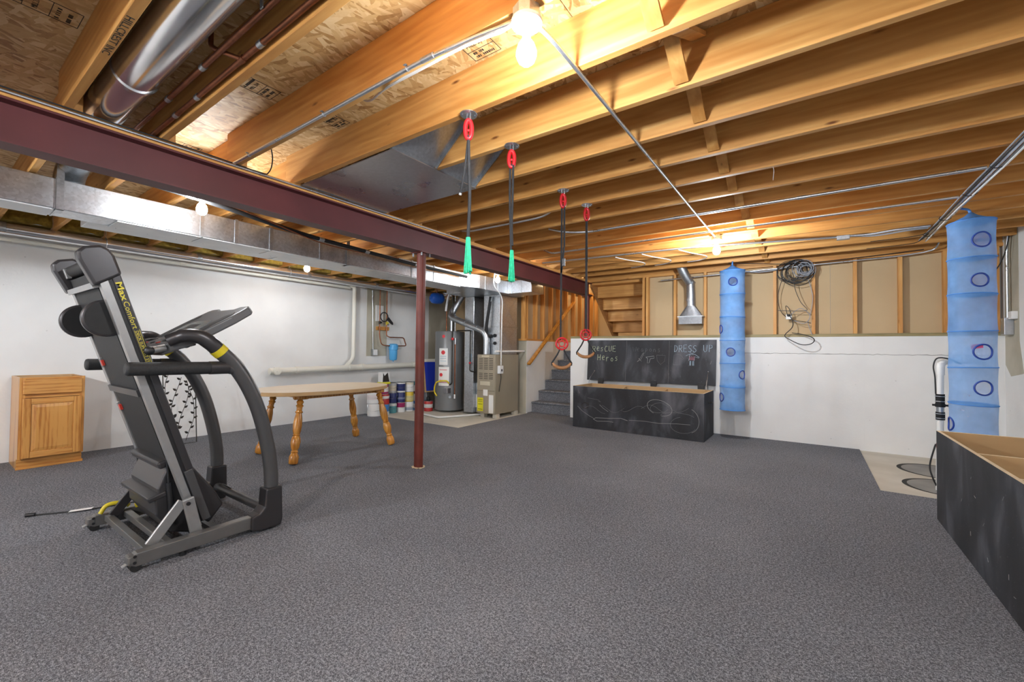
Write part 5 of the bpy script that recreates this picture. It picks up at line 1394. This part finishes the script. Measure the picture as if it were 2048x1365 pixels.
for fx, fy, tx, ty in ((-4.335, 2.31, -4.43, 2.43), (-4.285, 3.52, -4.42, 3.40), (-5.09, 3.575, -4.99, 3.40), (-5.09, 2.32, -4.99, 2.43)):
    foot = Vector((fx, fy, 0.009)); topv = Vector((tx, ty, 0.70)); d = (topv - foot)
    MB().lathe(foot, [(r_ * 1.18, h_ * d.length / 0.72) for r_, h_ in prof], 20, d).build('leg', 'honey_leg', tb, smooth=50)
    MB().prism([(tx - 0.06, ty - 0.06), (tx + 0.06, ty - 0.06), (tx + 0.06, ty + 0.06), (tx - 0.06, ty + 0.06)], 'z', 0.655, 0.702).build('leg_block', 'honey_leg', tb, bevel=0.012)

# ================================================================== METAL LEAF DECORATION
ta = empty('metal_leaf_screen', (-6.36, 1.98, 0), 'thin dark iron frame of leafy branches leaning near the left wall', 'decoration')
def tp(u, h): return Vector((-6.30 - 0.12 * h, 1.80 + u, 0.01 + h))
MB().tube([tp(0, 0), tp(0, 0.9), tp(0.33, 0.9), tp(0.33, 0), tp(0, 0)], 0.006, 6).build('frame', 'dark_iron', ta)
rg = random.Random(4)
lv_ = None
for br_ in range(4):
    u0 = 0.05 + 0.07 * br_; pts = []
    for i in range(9):
        h = i / 8 * (0.82 - 0.04 * br_) + 0.03; u = u0 + 0.05 * math.sin(h * 7 + br_ * 1.7) + 0.02 * i / 8
        pts.append(tp(min(0.31, max(0.02, u)), h))
    sp = smoothpath(pts, 3)
    MB().tube(sp, 0.0035, 5).build('branch', 'dark_iron', ta)
    for i in range(3, len(sp) - 1, 2):
        sg = 1 if i % 4 == 1 else -1
        a = sp[i]; d = Vector((0, sg * 0.8, 0.6)).normalized(); s = Vector((0, -0.6, sg * 0.8)).normalized(); L = 0.050
        leaf = MB().add([a, a + d * L * 0.35 + s * 0.014, a + d * L * 0.7 + s * 0.010, a + d * L, a + d * L * 0.7 - s * 0.010, a + d * L * 0.35 - s * 0.014, a + d * L * 0.5 + Vector((0.006, 0, 0))],
                 [(0, 1, 6), (1, 2, 6), (2, 3, 6), (3, 4, 6), (4, 5, 6), (5, 0, 6), (5, 4, 3, 2, 1, 0)])
        leaf.build('leaf', 'dark_iron', ta)

# ================================================================== SUMP CORNER
for i, (x, y, r_, lab) in enumerate(((1.09, 6.17, 0.33, 'round sump pit cover set in the concrete nearest the far wall'), (1.02, 5.46, 0.31, 'round sump pit cover with the white discharge pipe rising from it'))):
    s = empty('sump_cover', (x, y, -0.012), lab, 'pit cover')
    MB().lathe((x, y, -0.0119), [(r_, 0), (r_, 0.001)], 48).build('pit_gap', 'cavity', s)
    MB().lathe((x + 0.01, y - 0.008, -0.0108), [(r_ * 0.92, 0), (r_ * 0.92, 0.002)], 48).build('lid', 'pit_lid', s)
    if i:
        MB().lathe((x + 0.01, y - 0.008, -0.0086), [(r_ * 0.80, 0), (r_ * 0.80, 0.001)], 48).build('lid_centre', 'pit_lid', s)
pd = empty('discharge_pipe', (0.955, 5.32, 0), 'white plastic sump discharge pipe with black rubber check valve', 'pipe')
PX, PY = 0.956, 5.33
MB().cyl((PX - 0.015, PY, -0.008), (PX - 0.004, PY, 0.66), 0.024, n=20).build('lower_pipe', 'pvc_clean', pd, smooth=40)
MB().cyl((PX - 0.004, PY, 0.80), (PX, PY, 1.13), 0.024, n=20).build('upper_pipe', 'pvc_clean', pd, smooth=40)
MB().tube(rounded([(PX, PY, 1.02), (PX, PY, 1.13), (PX + 0.08, PY + 0.12, 1.15), (PX + 0.5, PY + 0.75, 1.15)], 0.06), 0.029, 18).build('elbow', 'pvc_clean', pd, smooth=50)
for za, zb, rr in ((0.62, 0.69, 0.031), (0.69, 0.735, 0.027), (0.735, 0.765, 0.034), (0.765, 0.85, 0.031)):
    MB().cyl((PX - 0.004, PY, za), (PX - 0.004, PY, zb), rr, n=20).build('rubber_coupling' if rr != 0.027 else 'valve_body', 'rubber' if rr != 0.027 else 'galvanized', pd, smooth=40)
MB().box((PX - 0.055, PY - 0.012, 0.742), (PX + 0.05, PY + 0.012, 0.758)).build('valve_lug', 'rubber', pd)
for z in (0.635, 0.675, 0.785, 0.83):
    MB().ring((PX - 0.004, PY, z), 0.032, 0.0035, (0, 0, 1), 20, 6, (1, 1)).build('hose_clamp', 'galvanized', pd, smooth=60)
MB().tube(smoothpath([(PX - 0.03, PY, 0.02), (PX - 0.06, PY - 0.02, 0.10), (PX - 0.075, PY, 0.20), (PX - 0.045, PY, 0.36), (PX - 0.034, PY, 0.40)]), 0.0065, 8).build('pump_cord', 'black_cable', pd, smooth=50)
MB().tube(smoothpath([(PX - 0.032, PY, 0.85), (PX - 0.036, PY, 1.0), (PX - 0.045, PY, 1.10), (PX - 0.02, PY, 1.17), (PX + 0.06, PY + 0.02, 1.165), (PX + 0.14, PY + 0.05, 1.12)]), 0.0055, 8).build('pump_cord', 'black_cable', pd, smooth=50)
MB().cyl((PX - 0.009, PY, 0.37), (PX - 0.009, PY, 0.41), 0.0245, n=20).build('purple_primer', 'chalk_pink', pd, smooth=40)

# ================================================================== LOOSE CABLES ON THE STUD WALL
cl_ = empty('cable_coil', (-0.09, 6.86, 1.6), 'tangled coil of black and grey cables hanging on the studs', 'cable coil')
rg = random.Random(12)
def coil(cx_, cz_, R0, R1, n, mat, name):
    m = MB()
    for j in range(n):
        rr = R0 + (R1 - R0) * rg.random(); ox, oz = rg.uniform(-.025, .025), rg.uniform(-.02, .02); yy = 6.875 + rg.uniform(-0.02, 0.02)
        ecc = rg.uniform(0.85, 1.0)
        m.tube([(cx_ + ox + rr * math.cos(t), yy + 0.01 * math.sin(3 * t + j), cz_ + oz + rr * ecc * math.sin(t)) for t in [2 * math.pi * i / 30 for i in range(30)]], 0.0042, 5, True)
    m.build(name, mat, cl_, smooth=60)
coil(-0.055, 2.325, 0.055, 0.125, 14, 'grey_cable', 'grey_loops')
coil(-0.13, 2.30, 0.12, 0.19, 9, 'black_cable', 'black_loops')
coil(-0.22, 2.30, 0.10, 0.15, 4, 'black_cable', 'black_loops')
for j, pts in enumerate((
        [(-0.20, 6.88, 2.42), (-0.18, 6.87, 2.2), (-0.16, 6.87, 2.05), (-0.10, 6.86, 1.88), (-0.03, 6.85, 1.78), (-0.12, 6.86, 1.765), (-0.36, 6.88, 1.785)],
        [(-0.30, 6.88, 2.26), (-0.36, 6.90, 2.0), (-0.33, 6.90, 1.78), (-0.22, 6.90, 1.66), (-0.05, 6.89, 1.62), (0.01, 6.89, 1.6)],
        [(-0.02, 6.89, 2.2), (0.03, 6.90, 1.95), (0.0, 6.90, 1.7), (-0.02, 6.90, 1.60), (0.02, 6.89, 1.45)],
        [(-0.22, 6.88, 1.72), (-0.10, 6.87, 1.80), (0.0, 6.87, 1.70), (-0.06, 6.87, 1.60), (-0.18, 6.88, 1.64)],
        [(-0.25, 6.88, 1.70), (-0.27, 6.87, 1.84), (-0.23, 6.87, 1.80), (-0.20, 6.88, 1.70)])):
    MB().tube(smoothpath(pts, 5), 0.0042, 5).build('cable', 'grey_cable' if j in (2, 3) else 'black_cable', cl_, smooth=60)
MB().box((-0.27, 6.895, 1.66), (-0.20, 6.915, 1.73)).build('splitter', 'paper', cl_, bevel=0.005)
MB().sphere((-0.235, 6.885, 1.715), 0.022, (1, 0.6, 0.8), 10, 6).build('connector', 'black_plastic', cl_, smooth=60)
single('hanging_cable', 'black_cable', smoothpath([(-0.22, 6.88, 1.70), (-0.19, 6.86, 1.62), (-0.20, 6.83, 1.54), (-0.28, 6.82, 1.44), (-0.22, 6.79, 1.38), (-0.10, 6.76, 1.315), (0.0, 6.75, 1.32), (0.045, 6.77, 1.365), (0.02, 6.80, 1.41), (-0.08, 6.85, 1.45), (-0.20, 6.88, 1.475)], 6), 0.0055, 'thin black cable looping down over the low white wall', 'cable')
single('dangling_string', 'white_cable', smoothpath([(-0.20, JY[4], JB - 0.002), (-0.195, JY[4], JB - 0.03), (-0.20, JY[4], JB - 0.09)]), 0.0016, 'short white string dangling from a joist', 'string', 5)
# ================================================================== TREADMILL
tm = empty('treadmill', (-3.40, 1.10, 0), 'folded black and grey treadmill with its deck locked upright', 'treadmill')
for x, nm in ((-2.97, 'near'), (-3.83, 'far')):
    MB().prism([(0.735, 0.028), (0.70, 0.045), (0.705, 0.075), (0.74, 0.098), (1.36, 0.112), (1.36, 0.035)], 'x', x - 0.030, x + 0.030).build('base_rail', 'silver_paint', tm, bevel=0.005)
    MB().cyl((x - 0.028, 0.735, 0.026), (x + 0.028, 0.735, 0.026), 0.025, n=20).build('transport_wheel', 'rubber', tm, smooth=40)
    MB().box((x - 0.033, 0.70, 0.045), (x + 0.033, 0.74, 0.090)).build('rail_tip', 'silver_paint', tm, bevel=0.008)
    MB().bar((x - 0.01, 0.715, 0.045), (x - 0.01, 0.685, 0.032), 0.03, 0.008).build('release_lever', 'silver_bright', tm, bevel=0.002)
    MB().cyl((x + 0.033, 0.728, 0.052), (x + 0.037, 0.728, 0.052), 0.008, n=10).cyl((x + 0.033, 0.728, 0.085), (x + 0.037, 0.728, 0.085), 0.008, n=10).build('bolt', 'black_plastic', tm)
    # boots
    MB().prism([(1.345, 0.012), (1.485, 0.012), (1.495, 0.05), (1.488, 0.275), (1.385, 0.275), (1.378, 0.16), (1.345, 0.125), (1.30, 0.112), (1.30, 0.03)], 'x', x - 0.052, x + 0.052).build('upright_boot', 'graphite', tm, bevel=0.012, seg=3)
    MB().cyl((x, 1.43, 0.0), (x, 1.43, 0.014), 0.02, n=12).build('foot', 'rubber', tm)
    MB().cyl((x, 0.95, 0.0), (x, 0.95, 0.040), 0.018, n=12).build('foot', 'rubber', tm)
    # curved uprights
    path = [(x, 1.437, 0.24), (x, 1.432, 0.38), (x, 1.405, 0.56), (x, 1.345, 0.79), (x, 1.268, 0.97), (x, 1.185, 1.10), (x, 1.125, 1.165)]
    MB().tube(smoothpath(path, 5), 0.043, 20).build('upright', 'graphite_tube', tm, smooth=60)
    d = Vector((0, -0.06, 0.058)).normalized(); p = Vector((x, 1.125, 1.165))
    MB().cyl(p, p + d * 0.040, 0.0455, n=24).build('yellow_band', 'yellow_paint', tm, smooth=40)
    sg = -1 if x > -3.4 else 1
    p2 = p + d * 0.036
    MB().tube(smoothpath([p2, p2 + d * 0.05, (x + sg * 0.01, 1.01, 1.262), (x + sg * 0.03, 0.94, 1.268), (x + sg * 0.06, 0.87, 1.235)], 6), [0.043] * 10 + [0.042] * 5 + [0.040] * 5 + [0.036] * 5, 20).build('console_arm', 'graphite', tm, smooth=60)
    MB().tube(smoothpath([(x + (0.02 if sg < 0 else -0.02), 1.185, 1.155), (x + (0.03 if sg < 0 else -0.03), 1.26, 1.06), (x + (0.03 if sg < 0 else -0.03), 1.34, 0.90)], 5), 0.006, 6).build('cable', 'silver_bright', tm, smooth=50)
    # foam handlebars
    MB().cyl((x, 0.672, 1.080), (x, 1.075, 1.076), 0.037, n=24).build('handlebar', 'foam_black', tm, smooth=40, bevel=0.012)
    MB().cyl((x, 1.060, 1.076), (x, 1.16, 1.076), 0.0395, n=24).build('handlebar_sleeve', 'graphite', tm, smooth=40)
    MB().cyl((x, 1.15, 1.076), (x, 1.21, 1.062), 0.036, n=20).build('handlebar_joint', 'graphite_tube', tm, smooth=40)
# cross members of the base
for y in (0.80, 0.895):
    MB().box((-3.80, y - 0.019, 0.052), (-3.00, y + 0.019, 0.09)).build('cross_bar', 'silver_paint', tm, bevel=0.003)
MB().cyl((-3.79, 1.425, 0.115), (-3.01, 1.425, 0.115), 0.030, n=20).build('rear_cross_tube', 'graphite_tube', tm, smooth=40)
MB().box((-3.80, 1.13, 0.04), (-3.00, 1.17, 0.07)).build('cross_bar', 'graphite', tm)
MB().tube(smoothpath([(-3.70, 1.41, 0.15), (-3.62, 1.40, 0.17), (-3.55, 1.42, 0.15), (-3.60, 1.45, 0.13)], 5), 0.005, 6).build('cable', 'black_cable', tm, smooth=50)
# deck: a = along the deck (upwards), n = away from the console
B = Vector((0, 1.075, 0.11)); T = Vector((0, 0.575, 1.68))
a = (T - B).normalized(); n = Vector((0, -a.z, a.y)); L = (T - B).length
def D(x, s, t): return Vector((x, 0, 0)) + B + a * s + n * t       # s along, t towards the viewer's left (underside +)
def dbox(name, mat, x0, x1, s0, s1, t0, t1, bev=0.0, parent=tm, **k):
    c = D((x0 + x1) / 2, (s0 + s1) / 2, (t0 + t1) / 2)
    return MB().obox(c, Vector(((x1 - x0) / 2, 0, 0)), a * (s1 - s0) / 2, n * (t1 - t0) / 2).build(name, mat, parent, bevel=bev, **k)
for x, sg in ((-3.715, -1), (-3.085, 1)):
    xo = x + sg * 0.03
    dbox('deck_rail', 'silver_bright', x - 0.025, x + 0.025, 0.0, L - 0.05, 0.0, 0.036, 0.002, label='silver deck rail')
    dbox('rail_groove', 'black_plastic', x - 0.020, x + 0.020, 0.02, L - 0.05, -0.018, 0.0)
    fr_ = dbox('foot_rail', 'graphite', x - 0.045, x + 0.028, 0.34, L - 0.04, -0.058, -0.018, 0.006)
    dbox('foot_rail_end', 'graphite_tube', x - 0.03, x + 0.032, 0.02, 0.36, -0.052, -0.008, 0.004)
    # rounded end cap at the top
    pr = []
    for (s, t) in ((-0.125, 0.062), (-0.085, -0.064), (0.02, -0.062), (0.055, -0.050), (0.080, -0.02), (0.082, 0.045), (0.060, 0.078), (0.02, 0.084)):
        q = D(0, L - 0.03 + s, t); pr.append((q.y, q.z))
    MB().prism(pr, 'x', x - 0.036, x + 0.036).build('end_cap', 'graphite', tm, bevel=0.014, seg=3)
    # round cushion covers under the deck
    c = D(x - sg * 0.045, 1.32, 0.052)
    MB().lathe(c - Vector((0.016, 0, 0)), [(0.092, 0), (0.100, 0.006), (0.100, 0.026), (0.092, 0.032)], 40, (1, 0, 0)).build('cushion_disc', 'graphite', tm, smooth=40)
    MB().lathe(c - Vector((0.018, 0, 0)), [(0.088, 0), (0.088, 0.036)], 40, (1, 0, 0)).build('cushion_face', 'belt_black', tm, smooth=40)
dbox('deck_board', 'belt_black', -3.06, -3.06 + 0.0 - 0.68 + 0.0 if False else -3.74 + 0.0, 0.30, L - 0.12, -0.030, -0.012) if False else None
dbox('deck_board', 'belt_black', -3.69, -3.11, 0.25, L - 0.10, -0.034, -0.008)
dbox('running_belt', 'belt_black', -3.665, -3.135, 0.20, L - 0.02, -0.040, -0.034)
dbox('belt_return', 'belt_black', -3.66, -3.14, 0.32, L - 0.08, 0.030, 0.033)
MB().cyl(D(-3.67, L - 0.03, 0.0), D(-3.13, L - 0.03, 0.0), 0.036, n=24).build('rear_roller', 'belt_black', tm, smooth=40)
dbox('deck_cross_bar', 'silver_bright', -3.69, -3.11, 1.485, 1.515, 0.036, 0.060)
dbox('deck_cross_bar', 'graphite', -3.69, -3.11, 0.86, 0.90, 0.034, 0.050)
for s in (1.58, 1.02, 0.72):
    dbox('roller_bracket', 'silver_bright', -3.685, -3.66, s, s + 0.06, 0.02, 0.045, 0.004)
    if s != 1.58: dbox('cushion_pad', 'red_light', -3.655, -3.63, s + 0.01, s + 0.045, 0.034, 0.046)
# motor cover
pr = []
for (s, t) in ((-0.03, -0.045), (0.04, -0.150), (0.16, -0.130), (0.40, -0.055), (0.42, -0.02), (0.02, -0.02)):
    q = D(0, s, t); pr.append((q.y, q.z))
MB().prism(pr, 'x', -3.70, -3.10).build('motor_hood', 'graphite', tm, bevel=0.012, seg=3)
pr = []
for (s, t) in ((0.02, -0.02), (-0.04, 0.05), (0.02, 0.13), (0.16, 0.165), (0.245, 0.145), (0.255, 0.12), (0.30, 0.115), (0.36, 0.07), (0.42, 0.02), (0.42, -0.015)):
    q = D(0, s, t); pr.append((q.y, q.z))
MB().prism(pr, 'x', -3.66, -3.14).build('motor_pan', 'graphite', tm, bevel=0.010, seg=3)
dbox('pan_lip', 'graphite', -3.67, -3.13, 0.245, 0.275, 0.085, 0.175, 0.006)
dbox('front_guard', 'graphite', -3.665, -3.135, 0.405, 0.45, 0.015, 0.075, 0.012)
# hinge struts, gas springs and lift brackets
for x, mt in ((-3.035, 'silver_bright'), (-3.765, 'graphite')):
    MB().bar((x, 0.815, 0.085), (x, 0.965, 0.290), 0.055, 0.020, up=(1, 0, 0)).build('lift_bracket', mt, tm, bevel=0.004)
    MB().bar((x + 0.012, 1.035, 0.080), (x + 0.012, 0.985, 0.305), 0.062, 0.020, up=(1, 0, 0)).build('hinge_plate', mt, tm, bevel=0.008)
    MB().cyl((x + 0.022, 0.985, 0.275), (x + 0.030, 0.985, 0.275), 0.011, n=12).build('pivot_bolt', 'black_plastic', tm)
for x in (-3.70, -3.13):
    b0 = Vector((x, 0.945, 0.14)); t0 = Vector((x, 0.905, 0.60)); md = b0.lerp(t0, 0.55)
    MB().cyl(b0, md, 0.015, n=14).build('gas_spring', 'black_plastic', tm, smooth=40)
    MB().cyl(md, t0, 0.007, n=10).build('spring_rod', 'black_plastic', tm, smooth=40)
MB().tube(smoothpath([(-3.80, 0.76, 0.105), (-3.80, 0.79, 0.150), (-3.79, 0.85, 0.155), (-3.78, 0.90, 0.125)], 5), 0.013, 8).build('release_pedal', 'yellow_paint', tm, smooth=50)
MB().bar((-3.78, 0.93, 0.115), (-3.78, 1.10, 0.145), 0.02, 0.03, up=(0, 0, 1)).build('pedal_link', 'yellow_paint', tm, bevel=0.003)
# lettering along the near foot rail
tx = -3.0568
xd = -a; yd = -n
o1 = D(tx, 1.545, -0.0265); 
text_mesh('lettering', 'Max', 0.038, D(tx, 1.50, -0.024), xd, -n, 'yellow_print', fr_, width=0.105, bold=0.0008)
text_mesh('lettering', 'Comfort', 0.036, D(tx, 1.392, -0.024), xd, -n, 'yellow_print', fr_, width=0.155)
text_mesh('lettering', 'DECK SUPPORT SYSTEM', 0.020, D(tx, 1.225, -0.030), xd, -n, 'yellow_print', fr_, width=0.235)
for t0 in (-0.026, -0.049):
    dbox('lettering_frame', 'yellow_print', tx - 0.0006, tx + 0.0008, 0.985, 1.230, t0 - 0.0008, t0 + 0.0008, parent=fr_)
# console
def C(x, y, z): return (x, y, z)
def slab(name, mat, pts, th, parent=tm, bev=0.0):
    p = [Vector(q) for q in pts]; nn = (p[1] - p[0]).cross(p[2] - p[1]).normalized()
    k = len(p)
    return MB().add(p + [q - nn * th for q in p], [tuple(range(k)), tuple(range(2 * k - 1, k - 1, -1))] + [(i, i + k, (i + 1) % k + k, (i + 1) % k) for i in range(k)]).build(name, mat, parent, bevel=bev, seg=3)
lo = Vector((0, 0.955, 1.235)); hi = Vector((0, 1.335, 1.485)); du = (hi - lo).normalized(); dn = Vector((0, -du.z, du.y))
def K(x, s, t=0.0): return Vector((x, 0, 0)) + lo + du * s + dn * t
Lc = (hi - lo).length
slab('console_panel', 'console_grey', [K(-3.70, 0.0), K(-3.10, 0.0), K(-3.06, 0.30), K(-3.08, 0.43), K(-3.12, Lc), K(-3.22, Lc), K(-3.27, Lc - 0.03), K(-3.53, Lc - 0.03), K(-3.58, Lc), K(-3.68, Lc), K(-3.72, 0.43), K(-3.74, 0.30)], 0.055, bev=0.012)
slab('display_face', 'console_screen', [K(-3.58, 0.09, 0.003), K(-3.22, 0.09, 0.003), K(-3.20, 0.20, 0.003), K(-3.28, 0.26, 0.003), K(-3.52, 0.26, 0.003), K(-3.60, 0.20, 0.003)], 0.003)
slab('display_window', 'graphite', [K(-3.48, 0.14, 0.005), K(-3.32, 0.14, 0.005), K(-3.32, 0.21, 0.005), K(-3.48, 0.21, 0.005)], 0.002)
for x0, x1 in ((-3.17, -3.09), (-3.71, -3.63)):
    slab('speaker_grille', 'graphite', [K(x0, 0.06, 0.003), K(x1, 0.06, 0.003), K(x1, 0.33, 0.003), K((x0 + x1) / 2, 0.36, 0.003), K(x0, 0.30, 0.003)], 0.003)
slab('book_ledge_slot', 'black_plastic', [K(-3.45, 0.04, 0.004), K(-3.35, 0.04, 0.004), K(-3.35, 0.055, 0.004), K(-3.45, 0.055, 0.004)], 0.003)
slab('control_bar', 'console_grey', [(-3.72, 0.825, 1.195), (-3.08, 0.825, 1.195), (-3.03, 0.90, 1.245), (-3.03, 0.985, 1.262), (-3.77, 0.985, 1.262), (-3.77, 0.90, 1.245)], 0.060, bev=0.012)
for i, (x, mt) in enumerate(((-3.62, 'red_light'), (-3.50, 'graphite'), (-3.40, 'red_light'), (-3.28, 'graphite'), (-3.18, 'red_light'))):
    MB().cyl((x, 0.868, 1.224), (x, 0.866, 1.229), 0.012, n=14).build('button', mt, tm, smooth=40)
for x in (-3.55, -3.25):
    slab('button_pad', 'graphite', [(x - 0.05, 0.912, 1.2495), (x + 0.05, 0.912, 1.2495), (x + 0.05, 0.955, 1.258), (x - 0.05, 0.955, 1.258)], 0.003)
for x in (-3.06, -3.74):
    MB().tube([(x, 0.865, 1.195), (x + 0.015, 0.80, 1.180)], 0.021, 16).build('pulse_grip', 'silver_bright', tm, smooth=40)
    MB().sphere((x + 0.018, 0.792, 1.178), 0.026, (1, 1, 1), 16, 10).build('grip_knob', 'black_plastic', tm, smooth=60)
MB().tube(smoothpath([(-3.45, 0.825, 1.18), (-3.46, 0.80, 1.13), (-3.47, 0.80, 1.09), (-3.48, 0.82, 1.12)], 5), 0.004, 6).build('safety_key_cord', 'black_cable', tm, smooth=50)
# power cord lying on the carpet
MB().tube(smoothpath([(-3.80, 1.30, 0.03), (-4.0, 1.22, 0.006), (-4.22, 1.09, 0.006), (-4.27, 0.97, 0.006), (-4.32, 0.80, 0.006), (-4.40, 0.66, 0.006), (-4.47, 0.55, 0.008)], 6), 0.005, 8).build('power_cord', 'black_cable', tm, smooth=50)
MB().cyl((-4.465, 0.555, 0.012), (-4.49, 0.515, 0.012), 0.012, 0.014, n=12).build('plug', 'black_plastic', tm, smooth=40)
MB().obox((-4.335, 0.765, 0.012), Vector((0.028, 0.055, 0.002)), Vector((-0.018, 0.010, 0)), Vector((0, 0, 0.0008))).build('cord_tag', 'paper', tm)
